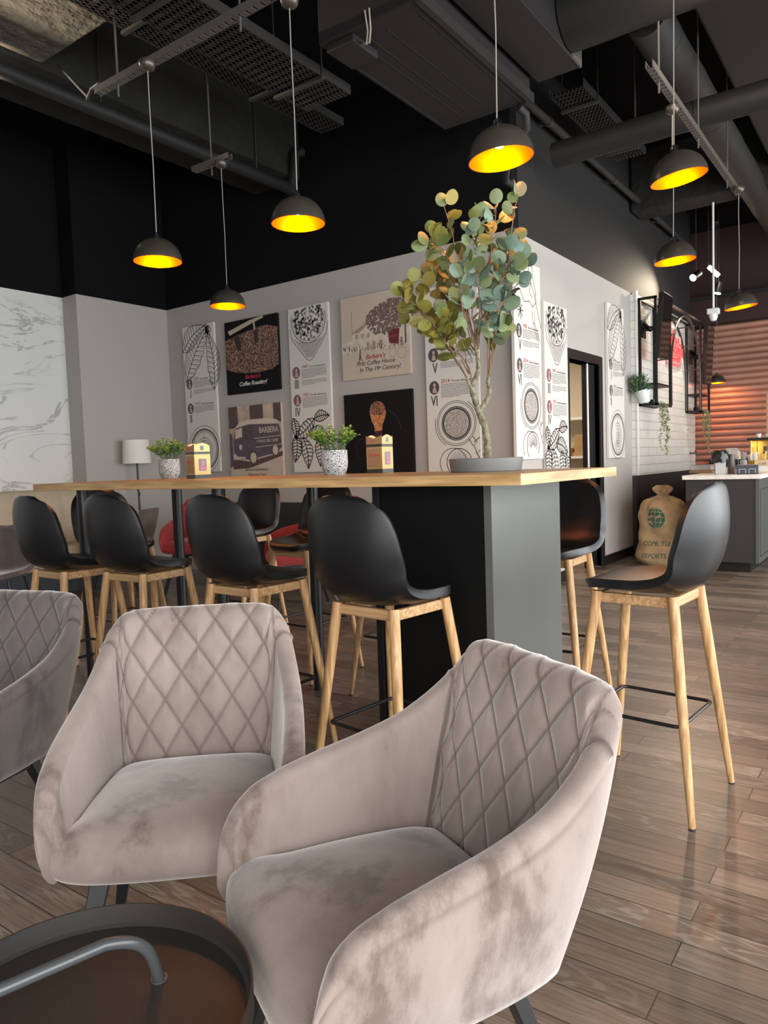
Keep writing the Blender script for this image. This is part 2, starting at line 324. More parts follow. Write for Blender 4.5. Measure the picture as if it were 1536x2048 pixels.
MT = dict(
 floor=floor_mat(),
 greywall=mat('painted_grey_wall', (.43, .40, .375), .9, bump=.15, bscale=120),
 blackwall=mat('painted_black_wall', (.004, .004, .005), .8, spec=.15, bump=.1, bscale=60),
 bwall=mat('painted_dark_grey_wall', (.022, .021, .021), .75, spec=.25, bump=.1, bscale=60),
 marble=marble_mat('veined_white_marble', (.68, .675, .64), (.40, .39, .37)),
 ceil=mat('black_ceiling_paint', (.003, .003, .003), .9, spec=.15, bump=.4, bscale=30),
 concrete=mat('painted_rough_concrete', (.020, .019, .017), .9, spec=.2, bump=1.0, bscale=9, bdist=.03, noise=.15, nscale=4),
 concrete2=mat('bare_rough_concrete', (.085, .075, .06), .95, bump=1.0, bscale=11, bdist=.05, noise=.2, nscale=5),
 duct=mat('dark_painted_duct', (.014, .0135, .013), .6, spec=.3, bump=.3, bscale=18),
 ductl=mat('grey_painted_duct', (.024, .022, .021), .6, spec=.3, bump=.3, bscale=18),
 unit=mat('dark_painted_sheet_metal', (.018, .0155, .0155), .6, spec=.3),
 galv=mat('galvanised_steel', (.11, .10, .09), .5, .4),
 steel=mat('grey_steel_hanger', (.06, .056, .052), .45, .5),
 blackmetal=mat('black_powder_coated_metal', (.008, .008, .009), .38, 0, spec=.5),
 blackrubber=mat('black_rubber', (.01, .01, .01), .7),
 bronze=mat('dark_bronze_lacquer', (.085, .072, .058), .33, .55),
 gold=mat('gold_leaf_lining', (1.0, .10, .0), .45, 1.0),
 bulb=mat('warm_bulb', (1, .8, .4), .3, emit=(1.0, .55, .06), es=12),
 leather=mat('black_imitation_leather', (.006, .006, .007), .36, spec=.5, bump=.12, bscale=900),
 oakleg=wood('light_oak_leg', (.34, .175, .065), (.58, .35, .16), 'Z', 10),
 oakrail=wood('light_oak_rail', (.33, .18, .08), (.52, .32, .155), 'X', 10),
 oakend=wood('oak_edge_band', (.38, .24, .10), (.60, .42, .20), 'Y', 7, .4),
 oaktop=wood('oak_table_top', (.33, .19, .07), (.54, .34, .15), 'X', 7, .4),
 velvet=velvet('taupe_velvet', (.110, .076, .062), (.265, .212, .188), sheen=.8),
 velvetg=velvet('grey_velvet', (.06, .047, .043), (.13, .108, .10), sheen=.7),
 redfab=mat('red_fabric', (.30, .025, .03), .8, sheen=.5, sheenc=(1, .5, .5), noise=.2, nscale=12),
 beige=mat('beige_upholstery', (.50, .41, .30), .85, noise=.06, nscale=6, bump=.3, bscale=14),
 tile=tile_mat(),
 darkpanel=mat('dark_panelling', (.028, .027, .028), .5),
 panelgrey=mat('grey_and_sidelit_laminate', (.085, .087, .080), .36, noise=.06, nscale=3),
 panelblack=mat('black_laminate', (.003, .003, .003), .5, spec=.2),
 frameblack=mat('black_frame', (.009, .0085, .0085), .45, spec=.35),
 creamwall=mat('cream_storeroom_wall', (.62, .54, .44), .9),
 canvas=mat('printed_white_canvas', (.66, .63, .58), .8),
 canvasw=mat('white_canvas_edge', (.75, .74, .72), .8),
 ink=mat('black_ink', (.05, .045, .045), .8), inkgrey=mat('grey_ink', (.22, .2, .19), .8), inkred=mat('red_ink', (.42, .05, .04), .8), inkwhite=mat('white_ink', (.72, .70, .66), .8),
 sketch=mat('pencil_shading', (.42, .39, .36), .85, noise=.3, nscale=60),
 lampshade=mat('white_lamp_shade', (.80, .77, .71), .8, trans=0),
 greypot=mat('grey_plant_tray', (.16, .16, .155), .5),
 speck=speck_mat('speckled_stone_pot', (.50, .50, .50), (.07, .07, .07), 190),
 soil=mat('dark_soil', (.03, .02, .015), .95, bump=1, bscale=80),
 bark=speck_mat('pale_mottled_bark', (.21, .19, .12), (.10, .085, .05), 60, .4, .55),
 twig=mat('brown_twig', (.16, .09, .055), .7),
 goldcard=mat('gold_card', (.50, .32, .12), .32, .35), copper=mat('brown_kraft_card', (.30, .17, .085), .6), darkband=mat('dark_green_band', (.03, .035, .03), .35),
 pink=mat('pink_print', (.62, .16, .24), .6), photo=mat('blue_grey_print', (.16, .20, .24), .6),
 sack=mat('jute_sackcloth', (.46, .31, .17), .95, noise=.18, nscale=9, bump=.9, bscale=260), green=mat('green_stencil_ink', (.03, .12, .08), .9),
 neon=mat('red_neon_tube', (1, .05, .05), .4, emit=(1, .004, .008), es=2.6),
 whiteplastic=mat('white_plastic', (.75, .75, .73), .4), spotglow=mat('lit_lamp_face', (1, 1, 1), .4, emit=(1, .9, .72), es=30),
 shutter=mat('copper_corrugated_sheet', (.50, .27, .20), .5, .2, noise=.12, nscale=2.5), fascia=mat('maroon_fascia', (.035, .012, .012), .6),
 greencan=mat('pale_green_pot', (.62, .68, .66), .5), cord=mat('black_cord', (.02, .02, .02), .6), cordl=mat('light_cable', (.30, .27, .23), .5),
 blackbag=mat('black_plastic_bag', (.015, .015, .015), .25), navy=mat('navy_case', (.02, .03, .05), .4), greyplastic=mat('grey_plastic', (.38, .38, .38), .45),
 glass=mat('clear_plastic', (.8, .8, .8), .15, trans=.7), screen=mat('black_glass', (.004, .004, .004), .08, spec=.7), kraft=mat('kraft_paper', (.42, .27, .13), .85, noise=.1, nscale=14),
 brass=mat('brass', (.75, .48, .12), .25, .8), stonetop=marble_mat('white_stone_worktop', (.80, .77, .73), (.5, .46, .4), 6),
)
def leaf_mat(name, cols, rough=.55):
    m, N, L, B = new_mat(name)
    at = N.new('ShaderNodeAttribute'); at.attribute_name = 'tint'
    n = len(cols); r = ramp(N, [((i+.5)/n, c) for i, c in enumerate(cols)]); L.new(at.outputs['Fac'], r.inputs[0]); L.new(r.outputs[0], B.inputs['Base Color'])
    B.inputs['Roughness'].default_value = rough
    B.inputs['Subsurface Weight'].default_value = .0
    return m
MT['euc'] = leaf_mat('eucalyptus_leaf', [(.15, .12, .018), (.17, .165, .025), (.09, .10, .025), (.12, .155, .05), (.165, .205, .095), (.13, .19, .135), (.08, .135, .105)])
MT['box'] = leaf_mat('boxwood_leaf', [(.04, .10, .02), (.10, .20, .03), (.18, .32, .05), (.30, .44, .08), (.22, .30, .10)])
MT['trail'] = leaf_mat('trailing_leaf', [(.20, .22, .10), (.34, .34, .16), (.12, .16, .08)])
MT['fern'] = leaf_mat('fir_green_leaf', [(.03, .08, .04), (.07, .14, .07), (.12, .18, .08)])

def add_tint(o, vals):
    a = o.data.attributes.new('tint', 'FLOAT', 'POINT'); a.data.foreach_set('value', np.array(vals, dtype=np.float32))

# ------------------------------------------------------------------ room shell
YA, XB, XL, XM, YC, ZT, ZC = 5.626, -2.68, -7.116, -7.373, 4.474, 3.049, 4.62
def S(name, a, b, m, bevel=0): return struct(MB().box(a, b).build(name, m, smooth=False, bevel=bevel))
S('floor', (-8, -1.9, -.08), (3.3, 13.2, 0), MT['floor'])
S('ceiling', (-8, -1.9, ZC), (3.3, 13.2, ZC+.1), MT['ceil'])
S('wall_back', (XL-.3, YA, 0), (XB, YA+.12, ZT), MT['greywall'])
S('wall_back_upper', (XL-.3, YA, ZT), (XB, YA+.12, ZC), MT['blackwall'])
S('wall_left_column', (XL-.4, YC, 0), (XL, YA, ZT), MT['greywall'])
S('wall_left_column_upper', (XL-.4, YC, ZT), (XL, YA, ZC), MT['blackwall'])
S('wall_left', (XM-.12, -1.9, 0), (XM, YC, ZT), MT['marble'])
S('wall_left_upper', (XM-.12, -1.9, ZT), (XM, YC, ZC), MT['blackwall'])
Y0, Y1, ZD, YT0, YT1 = 6.77, 7.61, 2.12, 8.72, 11.55
m = MB().box((XB-.12, YA+.12, 0), (XB, Y0, ZT)).box((XB-.12, Y0, ZD), (XB, Y1, ZT)).box((XB-.12, Y1, 0), (XB, YT0, ZT))
struct(m.build('wall_right', MT['greywall'], smooth=False))
S('wall_right_upper', (XB-.12, YA+.12, ZT), (XB, YT1, ZC), MT['bwall'])
S('wall_right_tiled', (XB-.12, YT0, .93), (XB+.06, YT1, 3.03), MT['tile'])
S('wall_right_panelling', (XB-.12, YT0, 0), (XB+.05, YT1, .93), MT['darkpanel'])
S('trim_1', (XB+.06, YT0-.012, .93), (XB+.075, YT0+.03, 3.06), MT['whiteplastic'])
S('baseboard_right', (XB, Y1+.08, 0), (XB+.015, YT0, .10), MT['frameblack'])
S('baseboard_right_near', (XB, YA, 0), (XB+.015, Y0-.08, .10), MT['frameblack'])
S('baseboard_back', (-4.5, YA-.03, 0), (XB, YA, .10), MT['frameblack'])
S('wall_back_panelling', (-6.12, YA-.02, .10), (XB, YA, .80), MT['darkpanel'])
# storeroom behind the doorway
S('wall_storeroom_back', (-4.75, YA+.12, 0), (-4.65, 8.9, 2.8), MT['creamwall'])
S('wall_storeroom_side', (-4.65, 8.8, 0), (XB-.12, 8.9, 2.8), MT['creamwall'])
S('wall_storeroom_ceiling', (-4.75, YA+.12, 2.8), (XB-.12, 8.9, 2.86), MT['creamwall'])
# door frame and sliding leaf
df = MB()
df.box((XB-.14, Y0-.09, 0), (XB+.02, Y0, ZD+.09)).box((XB-.14, Y1, 0), (XB+.02, Y1+.08, ZD+.09)).box((XB-.14, Y0, ZD), (XB+.02, Y1, ZD+.09))
door = struct(df.build('door_1', MT['frameblack'], smooth=False, bevel=.004))
ys = onx(1171, 900, XB-.06).y
MB().box((XB-.09, ys, .01), (XB-.04, Y1, ZD)).build('door_leaf', MT['frameblack'], door, smooth=False)
MB().box((XB-.038, ys, .01), (XB-.03, ys+.03, ZD)).build('edge_strip', MT['whiteplastic'], door, smooth=False)
# glazed fronts (right side and behind the camera)
for i, (nm, along) in enumerate((('window_1', 'y'), ('window_2', 'x'))):
    w = MB()
    if along == 'y':
        for y in np.arange(-1.6, 13.3, 1.8): w.box((3.15, y-.04, 0), (3.27, y+.04, 3.3))
        w.box((3.15, -1.8, 0), (3.27, 13.1, .12)).box((3.15, -1.8, 3.2), (3.27, 13.1, ZC))
    else:
        for x in np.arange(-7.4, 3.2, 1.8): w.box((x-.04, -1.87, 0), (x+.04, -1.75, 3.3))
        w.box((-7.4, -1.87, 0), (3.2, -1.75, .12)).box((-7.4, -1.87, 3.2), (3.2, -1.75, ZC))
    struct(w.build(nm, MT['frameblack'], smooth=False))
# far end: corrugated shutter and fascia
YS = 12.5
rows = []
for i in range(0, 23*10+1):
    z = .95 + 2.2*i/230; a = (i/10) % 1
    y = YS - .065*math.sin(math.pi*a)**.6
    rows.append([(-4.6, y, z), (-1.0, y, z), (3.0, y, z)])
struct(MB().grid(rows).build('wall_far_shutter', MT['shutter'], angle=70))
S('wall_far', (-4.6, YS+.03, 0), (3.3, YS+.13, ZC), MT['fascia'])
S('trim_2', (-4.6, YS-.22, 3.15), (3.3, YS+.03, 3.55), MT['fascia'])
S('trim_3', (-4.6, YS-.25, 3.52), (3.3, YS-.2, 3.57), MT['unit'])
# ceiling beams
S('trim_4', (-5.58, -1.7, 4.0), (-4.95, YA, ZC), MT['concrete'], .02)
S('trim_5', (-4.95, 2.2, 4.02), (-.6, 2.96, ZC), MT['concrete2'], .02)
S('trim_6', (-1.19, 3.0, 4.05), (-.35, 12.2, ZC), MT['ductl'], .02)
S('trim_7', (-2.66, 8.7, 3.95), (3.1, 9.1, ZC), MT['concrete'], .02)

# ------------------------------------------------------------------ ceiling services
def hanger(mb, x, y, z0, z1=ZC, r=.005): return mb.tube([(x, y, z0), (x, y, z1)], r, 6)
def rail(name, p, q, label, w=.04, parts=True):
    t = thing(name, label, 'ceiling rail', p)
    p, q = Vector(p), Vector(q); d = q-p; L = d.length; u = d.normalized(); s = Vector((-u.y, u.x, 0))
    b = MB()
    for k in (-1, 1): b.bar(s*k*w/2, d+s*k*w/2, .004, w)
    n = int(L/.05)
    for i in range(n):
        a = u*(i*.05+.014); c = u*(i*.05+.05); b.bar(Vector((0, 0, -w/2))+a, Vector((0, 0, -w/2))+c, w, .003)
    b.build('channel', MT['galv'], t, smooth=False)
    for i in range(int(L/1.0)+1):
        x = u*(.2+i*1.0)
        if (.2+i) < L: MB().tube([x+Vector((0, 0, -.09)), x+Vector((0, 0, ZC-p.z))], .006, 6).build('threaded_rod', MT['galv'], t)
    return t
rail('ceiling_rail', (-3.9, 2.67, 3.40), (-1.0, 2.67, 3.40), 'slotted metal ceiling rail carrying the row of pendants over the table front')
rail('ceiling_rail', (-4.45, 3.84, 3.44), (-4.05, 3.84, 3.44), 'short slotted ceiling rail below the concrete beam, above the smallest left pendant')
rail('ceiling_rail', (-1.26, 4.5, 3.42), (-1.26, 7.2, 3.42), 'slotted metal ceiling rail on the right running away beside the long round duct')
def tray(p, q, w, label):
    t = thing('cable_tray', label, 'cable tray', p); p, q = Vector(p), Vector(q); d = q-p; L = d.length; b = MB()
    # ladder of perforated strips running along Y
    n = int(w/.03)
    for i in range(n+1): b.box((i*w/n-.009, 0, 0), (i*w/n+.009, L, .002))
    for j in range(int(L/.06)): b.box((0, j*.06, 0), (w, j*.06+.026, .0015))
    b.build('perforated_floor', MT['ductl'], t, smooth=False)
    for x in (-.012, w+.009): MB().box((x, 0, 0), (x+.003, L, .06)).build('side_rail', MT['ductl'], t, smooth=False)
    for y in np.arange(.3, L, 1.1):
        h = MB()
        for x in (-.02, w+.02): h.tube([(x, y, -.02), (x, y, ZC-p.z)], .005, 6)
        h.box((-.03, y-.015, -.025), (w+.03, y+.015, -.005)); h.build('hanger', MT['steel'], t, smooth=False)
tray((-3.42, 1.2, 3.62), (-3.42, 4.0, 3.62), .36, 'wide perforated cable tray hanging left of the large dark ventilation unit')
tray((-4.05, 1.6, 3.95), (-4.05, 4.9, 3.95), .22, 'narrow perforated cable tray between the wide tray and the concrete beam')
tray((-2.38, 5.75, 4.05), (-2.38, 7.4, 4.05), .26, 'perforated cable tray high up behind the right corner of the ventilation unit')
# ventilation unit, plenum and ducts
t = thing('ventilation_unit', 'large dark rectangular ventilation unit hanging under the ceiling above the eucalyptus', 'ventilation unit', (-2.82, 3.41, 3.6))
b = MB().box((0, 0, 0), (.68, 1.41, .40)); b.build('casing', MT['unit'], t, smooth=False, bevel=.006)
b = MB()
for x in (.20, .27, .40): b.box((x, .12, -.003), (x+.004, 1.30, 0))
b.box((.02, .30, -.004), (.03, 1.38, 0)).box((.62, .1, -.004), (.625, 1.38, 0)); b.build('panel_seam', MT['ductl'], t, smooth=False)
b = MB().box((.04, .02, -.05), (.24, .26, 0)); b.build('junction_box', MT['unit'], t, smooth=False, bevel=.01)
b = MB().box((.665, 0, -.012), (.70, 1.43, .05)); b.build('flange', MT['ductl'], t, smooth=False)
b = MB()
for k in range(2): b.tube([(.24+.01*k, .10, -.03), (.30+.02*k, .06, -.07), (.34+.02*k, .02, -.03), (.36+.03*k, -.03, .05)], .005, 8)
b.build('cable', MT['cordl'], t)
b = MB().tube([(.60, 1.40, -.02), (.62, 1.47, -.05), (.60, 1.52, -.12), (.42, 1.60, -.20), (.22, 1.95, -.26), (.22, 2.20, -.26)], .028, 12); b.build('drain_pipe', MT['ductl'], t)
t = thing('supply_plenum', 'dark rectangular duct box beside the ventilation unit, feeding the thick round duct', 'duct', (-2.10, 3.2, 3.72))
MB().box((0, 0, 0), (.30, 1.66, .42)).build('casing', MT['unit'], t, smooth=False, bevel=.005)
MB().box((.29, 1.50, .0), (.31, 1.66, .14)).build('end_plate', MT['galv'], t, smooth=False)
def duct(label, p, q, r, m, bands=0, name='round_duct', squash=None):
    p, q = Vector(p), Vector(q); t = thing(name, label, 'duct', p); d = q-p; n = 24; pts = []; rs = []
    for i in range(n+1): pts.append(d*i/n); rs.append(r*(1+.012*math.sin(i*2.3)))
    MB().tube(pts, rs, 32).build('sleeve', m, t)
    u = d.normalized(); b = MB()
    if bands:
        for k in range(bands):
            c = d*((k+.5)/bands); MB().cone(c-u*.006, c+u*.006, r*1.03, r*1.03, 32).build('clamp_band', MT['cord'], t)
    for k in range(3):
        c = d*(.15+.35*k); MB().tube([c+Vector((0, 0, r)), c+Vector((0, 0, ZC-p.z))], .006, 6).build('hanger', MT['steel'], t)
    return t
duct('thick dark round duct leaving the duct box towards the upper right', (-1.79, 4.64, 3.94), (2.9, 4.64, 3.94), .205, MT['duct'])
duct('slim dark round duct crossing below the others with a closed left end', (-2.45, 5.98, 3.68), (2.0, 5.98, 3.68), .10, MT['duct'])
duct('long grey round duct running away beside the right-hand slotted rail', (-1.42, 5.0, 3.98), (-1.42, 11.5, 3.98), .135, MT['ductl'], 9)
t = thing('water_pipe', 'thick dark pipe along the right edge of the concrete beam', 'pipe', (-4.93, -1.6, 3.86))
b = MB().tube([(0, 0, 0), (0, 7.1, 0)], .055, 16); b.build('pipe_run', MT['duct'], t)
for y in (3.6, 5.0, 6.6): MB().tube([(0, y, .05), (0, y, ZC-3.86)], .006, 6).build('hanger', MT['steel'], t)
b = MB().tube([(0, 7.05, -.05), (.02, 7.08, .12), (.05, 7.08, .32), (.08, 7.15, .36)], .05, 12); b.build('valve', MT['duct'], t)
t = thing('conduit_pipe', 'thin dark pipe running along the top of the wall with the doorway', 'pipe', (XB+.10, YA+.05, 4.06))
b = MB().tube([(0, 0, 0), (0, 5.8, 0)], .035, 12); b.build('pipe_run', MT['ductl'], t)
for y in (.5, 2.2, 3.9, 5.4): MB().box((-.1, y-.02, -.02), (0, y+.02, .02)).cone((0, y-.02, 0), (0, y+.02, 0), .042, .042, 16).build('bracket', MT['steel'], t)
t = tag(MB().tube([(-4.78, 2.98, 3.97), (-4.6, 3.0, 3.78), (-4.4, 2.95, 3.62), (-4.2, 2.8, 3.50), (-4.0, 2.7, 3.46), (-3.88, 2.67, 3.44)], .009, 8).build('power_cable', MT['cord']),
        'loose black cable sagging from the concrete beam to the slotted rail', 'cable')

# ------------------------------------------------------------------ high table
TX0, TX1, TY0, TY1, TZ, TT = -3.80, -.977, 2.072, 2.968, 1.125, .036
t = thing('bar_table', 'long high bar table with oak top and black box pedestal', 'table', ((TX0+TX1)/2, (TY0+TY1)/2, 0))
cx, cy = (TX0+TX1)/2, (TY0+TY1)/2
MB().box((TX0-cx, TY0-cy, TZ-TT), (TX1-cx, TY1-cy, TZ)).build('table_top', MT['oaktop'], t, smooth=False, bevel=.0015)
MB().box((TX1-cx, TY0-cy+.0005, TZ-TT+.0005), (TX1-cx+.0012, TY1-cy-.0005, TZ-.0005)).build('edge_band', MT['oakend'], t, smooth=False)
bx, PY0, PY1 = -1.172-cx, 2.25-cy, 2.85-cy
MB().box((bx-.48, PY0+.006, 0), (bx-.03, PY1-.006, TZ-TT)).build('pedestal', MT['panelblack'], t, smooth=False)
MB().box((bx-.03, PY0, 0), (bx, PY1, TZ-TT)).build('end_panel', MT['panelgrey'], t, smooth=False, bevel=.001)  # side daylight on the black pedestal put into this face's lighter grey
MB().box((bx-.51, PY0, 0), (bx-.48, PY1, TZ-TT)).build('side_panel', MT['frameblack'], t, smooth=False, bevel=.001)
for (x, y) in ((-3.63, 2.25), (-2.515, 2.22), (-3.60, 2.85), (-2.515, 2.85)):
    l = MB().cone((x-cx, y-cy, .006), (x-cx, y-cy, TZ-TT), .030, .030, 24).cone((x-cx, y-cy, 0), (x-cx, y-cy, .006), .034, .034, 24); l.build('leg', MT['blackmetal'], t)

# ------------------------------------------------------------------ quilted armchair
def make_armchair():
    K = [(0,.0,.338,.810,.0,.212),(.12,.105,.335,.810,.095,.208),(.20,.176,.326,.806,.155,.201),(.25,.212,.312,.793,.187,.192),(.30,.234,.287,.765,.205,.176),
         (.36,.246,.248,.727,.216,.150),(.42,.254,.205,.695,.223,.118),(.50,.262,.145,.662,.230,.070),(.60,.268,.055,.634,.236,.0),(.72,.270,-.05,.611,.239,-.08),
         (.82,.268,-.130,.590,.240,-.15),(.89,.264,-.183,.566,.239,-.195),(.94,.258,-.218,.530,.236,-.222),(.975,.250,-.236,.487,.232,-.232),(1.0,.243,-.240,.440,.228,-.236)]
    K = [(a, b, c, d, e, f) for a, b, c, d, e, f in K]
    ss = np.concatenate([np.linspace(0, .40, 96), np.linspace(.40, .86, 32)[1:], np.linspace(.86, 1, 26)[1:]])
    R = crom(K, ss)
    full = [(-s, *r) for s, r in zip(ss[:0:-1], R[:0:-1])] + [(s, *r) for s, r in zip(ss, R)]
    P = []
    for s, tx, ty, tz, bx_, by in full:
        sg = -1 if s < 0 else 1
        P.append((abs(s), Vector((tx*sg, ty, tz)), Vector((bx_*sg, by, .372))))
    n = len(P); rows = []; seam = []
    # arc length along top outline
    arc = [0]
    for i in range(1, n): arc.append(arc[-1] + ((P[i][1]+P[i][2])/2 - (P[i-1][1]+P[i-1][2])/2).length)
    mid = arc[n//2]; arc = [a-mid for a in arc]
    NO, NR, NI = 22, 10, 74
    for i in range(n):
        s, T, Bt = P[i]
        a = P[max(i-1, 0)]; c = P[min(i+1, n-1)]
        tan = ((c[1]+c[2]) - (a[1]+a[2])); tan.z = 0; tan.normalize(); inn = Vector((-tan.y, tan.x, 0))
        if inn.dot(Vector((-T.x, -.02-T.y, 0))) < 0: inn = -inn
        th = .058 - .012*min(s/.35, 1)
        if s > .9: th *= 1-.35*((s-.9)/.1)
        dz = T.z-Bt.z
        def outer(z):
            v = (z-Bt.z)/dz if dz > .01 else 0
            return Bt.lerp(T, v) - inn*.012*math.sin(math.pi*min(max(v, 0), 1))
        r = th/2; zt = T.z-r; row = []; sm = []
        # underside tuck
        row.append(outer(Bt.z)+inn*.03+Vector((0, 0, .012))); sm.append(0)
        row.append(outer(Bt.z)+inn*.006); sm.append(0)
        for k in range(NO):
            z = Bt.z+.008+(zt-Bt.z-.008)*k/(NO-1); p = outer(z); d = abs((zt-z)-.012)
            g = math.exp(-(d/.004)**2); p = p+inn*.0025*g; row.append(p); sm.append(g*.5)
        zin = .425
        top = outer(zt)
        ctr = top+inn*r
        lean = (outer(zt)-outer(zt-.1)).normalized() if dz > .1 else Vector((0, 0, 1))
        for k in range(1, NR):
            a_ = math.pi*k/NR; row.append(ctr-inn*r*math.cos(a_)+lean*r*math.sin(a_)); sm.append(0)
        for k in range(NI):
            z = zt-(zt-min(zin, zt-.01))*k/(NI-1)
            row.append(outer(z)+inn*th+inn*.010*math.sin(math.pi*min(max((zt-z)/.3, 0), 1))*(1 if s > .36 else .2)); sm.append(0)
        # quilting on inner back and over its top roll
        L0 = len(row)-NI-(NR-1)
        for k in range(L0, len(row)):
            p = row[k]; h = p.z if k >= L0+NR-1 else (zt + (L0+NR-1-k)*.008)
            aa = arc[i]; dx = max(0, s-.335)
            sd = abs(s-.345)*.66
            gs = math.exp(-(sd/.0045)**2)*(1 if p.z > .43 else 0)
            off = 0; g = 0
            if s < .345:
                q1 = (aa/.088+(h-.455)/.128); q2 = (aa/.088-(h-.455)/.128)
                f1 = abs(q1-round(q1)); f2 = abs(q2-round(q2)); L_ = 1/math.hypot(1/.088, 1/.128)
                d1, d2 = f1*L_, f2*L_
                g = max(math.exp(-(d1/.0032)**2), math.exp(-(d2/.0032)**2))
                w1 = math.exp(-(d1/.014)**2); w2 = math.exp(-(d2/.014)**2)
                fade = 1 if k >= L0+4 else max(0, (k-L0)/4)
                off = (.0065 - .0065*max(w1, w2) - .0035*g)*fade; g *= .75*fade
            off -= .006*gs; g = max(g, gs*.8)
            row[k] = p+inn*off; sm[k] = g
        rows.append(row); seam += sm
    t = thing('armchair', 'x', 'armchair')
    b = MB().grid(rows); 
    e0, e1 = 0, n-1; w = len(rows[0])
    b.f.append(tuple(range(e0*w, e0*w+w))); b.f.append(tuple(range(e1*w, e1*w+w))[::-1])
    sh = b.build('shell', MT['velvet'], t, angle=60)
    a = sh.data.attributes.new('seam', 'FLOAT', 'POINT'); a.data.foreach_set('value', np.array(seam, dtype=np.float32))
    # seat cushion
    rows = []; N1, N2 = 56, 44
    prof = [(.165, .455), (.13, .460)]
    # section along y (top back -> front edge -> underside)
    sec = [(.165, .448), (.12, .462), (.05, .468), (-.02, .470), (-.09, .469), (-.15, .466), (-.195, .459), (-.225, .447), (-.246, .430), (-.256, .408), (-.257, .388), (-.250, .372), (-.235, .362), (-.20, .358), (-.10, .356), (.10, .356), (.165, .360)]
    sec = crom([(i, *p) for i, p in enumerate(sec)], np.linspace(0, len(sec)-1, 90))
    for y, z in sec:
        q_ = min(1, max(0, (-.11-y)/.11)); hw = .184 + (.205-.184)*min(1, max(0, (.165-y)/.28)) + .036*q_*q_*(3-2*q_); row = []
        front = max(0, min(1, (-.17-y)/.07))
        for k in range(N1+1):
            w = -1+2*k/N1; e = abs(w)**5
            c = .412; zz = c+(z-c)*(1-.35*abs(w)**9) + (.006*(1-w*w) if z > .42 else 0)
            yy = y + front*.018*w*w*w*w + (.010*w*w if front else 0)*front
            row.append((w*hw*(1), yy, zz))
        rows.append(row)
    b = MB().grid(rows); n1 = len(rows[0]); m1 = len(rows)
    b.f.append(tuple(i*n1 for i in range(m1))); b.f.append(tuple(i*n1+n1-1 for i in range(m1))[::-1])
    b.build('seat', MT['velvet'], t, angle=60)
    # frame and legs
    b = MB().box((-.16, -.17, .335), (.16, -.145, .357)).box((-.16, .10, .335), (.16, .125, .357)).box((-.17, -.17, .335), (-.145, .125, .357)).box((.145, -.17, .335), (.17, .125, .357))
    b.build('under_frame', MT['blackmetal'], t, smooth=False)
    for sx in (-1, 1):
        for y0, y1 in ((-.15, -.235), (.12, .235)):
            p, q = Vector((sx*.155, y0, .35)), Vector((sx*.235, y1, .0)); d = q-p
            f = Vector((1, 0, 0)); l = MB(); vs = []
            for c, wx, wy in ((p, .020, .014), (q, .011, .009)):
                vs += [(c.x-wx, c.y-wy, c.z), (c.x+wx, c.y-wy, c.z), (c.x+wx, c.y+wy, c.z), (c.x-wx, c.y+wy, c.z)]
            l.add(vs, [(0,1,2,3), (7,6,5,4), (0,4,5,1), (1,5,6,2), (2,6,7,3), (3,7,4,0)]).build('leg', MT['blackmetal'], t, smooth=False, bevel=.002)
    return t
arm = make_armchair()
A42, A28 = math.radians(42.3), math.radians(-28.7)
dup_arm = lambda x, y, a, lab, m=None: recolor(dup(arm, (x, y, 0), math.radians(a), lab), m)
def recolor(r, m):
    if m:
        for c in kids(r):
            if c.name.split('.')[0] in ('shell', 'seat'):
                c.material_slots[0].link = 'OBJECT'; c.material_slots[0].material = m
    return r
arm.location = (-.702, .964, 0); arm.rotation_euler = (0, 0, A28)
arm['label'] = 'pale taupe quilted velvet armchair in the right foreground, nearest to the camera'
dup_arm(-1.340, 1.050, 42.3, 'taupe quilted velvet armchair facing us behind the round tray table')
dup_arm(-2.173, .90, 18.2, 'grey quilted velvet armchair cut off by the left edge of the photo', MT['velvetg'])
rl = dup_arm(-5.55, 4.62, 30, 'red armchair in the back corner, left of the middle bar stools', MT['redfab'])
rr = dup_arm(-4.02, 4.40, -38, 'red armchair behind the bar table, seen past the right-hand far stools', MT['redfab'])
rl.scale = rr.scale = (1.1, 1.1, 1.1)
dup_arm(-6.5, 4.45, -60, 'small grey armchair under the floor lamp by the back wall', MT['velvetg'])

# ------------------------------------------------------------------ bar stool
def shell_rows(top=1.0):
    # t, y, z, half width, forward wrap, side lift
    K = [(0, -.222, .716, .03, .0, .0), (.03, -.219, .722, .075, .0, .0), (.08, -.200, .730, .120, .0, .002), (.18, -.145, .733, .172, 0, .010), (.32, -.06, .727, .205, 0, .022), (.44, .03, .722, .212, .0, .032),
         (.52, .10, .727, .214, .015, .040), (.58, .155, .745, .214, .045, .040), (.64, .195, .785, .214, .085, .025), (.70, .218, .835, .216, .112, .012), (.78, .234, .905, .214, .112, 0), (.86, .238, .975, .204, .095, 0),
         (.92, .234, 1.028, .184, .07, -.004), (.96, .229, 1.062, .152, .045, -.008), (.985, .224, 1.080, .108, .02, -.008), (1.0, .220, 1.088, .03, 0, 0)]
    ts = np.concatenate([np.linspace(0, .08, 8), np.linspace(.08, .92, 46)[1:], np.linspace(.92, 1, 10)[1:]])
    rows = []
    for r in crom(K, ts):
        y, z, hw, wr, li = r; y = y*.93+.014; hw *= .92; wr *= .62; z = z if z < .8 else .8+(z-.8)*.935
        rows.append([(hw*w, y-wr*abs(w)**2.4, z+li*abs(w)**2.4) for w in np.linspace(-1, 1, 29)])
    return rows
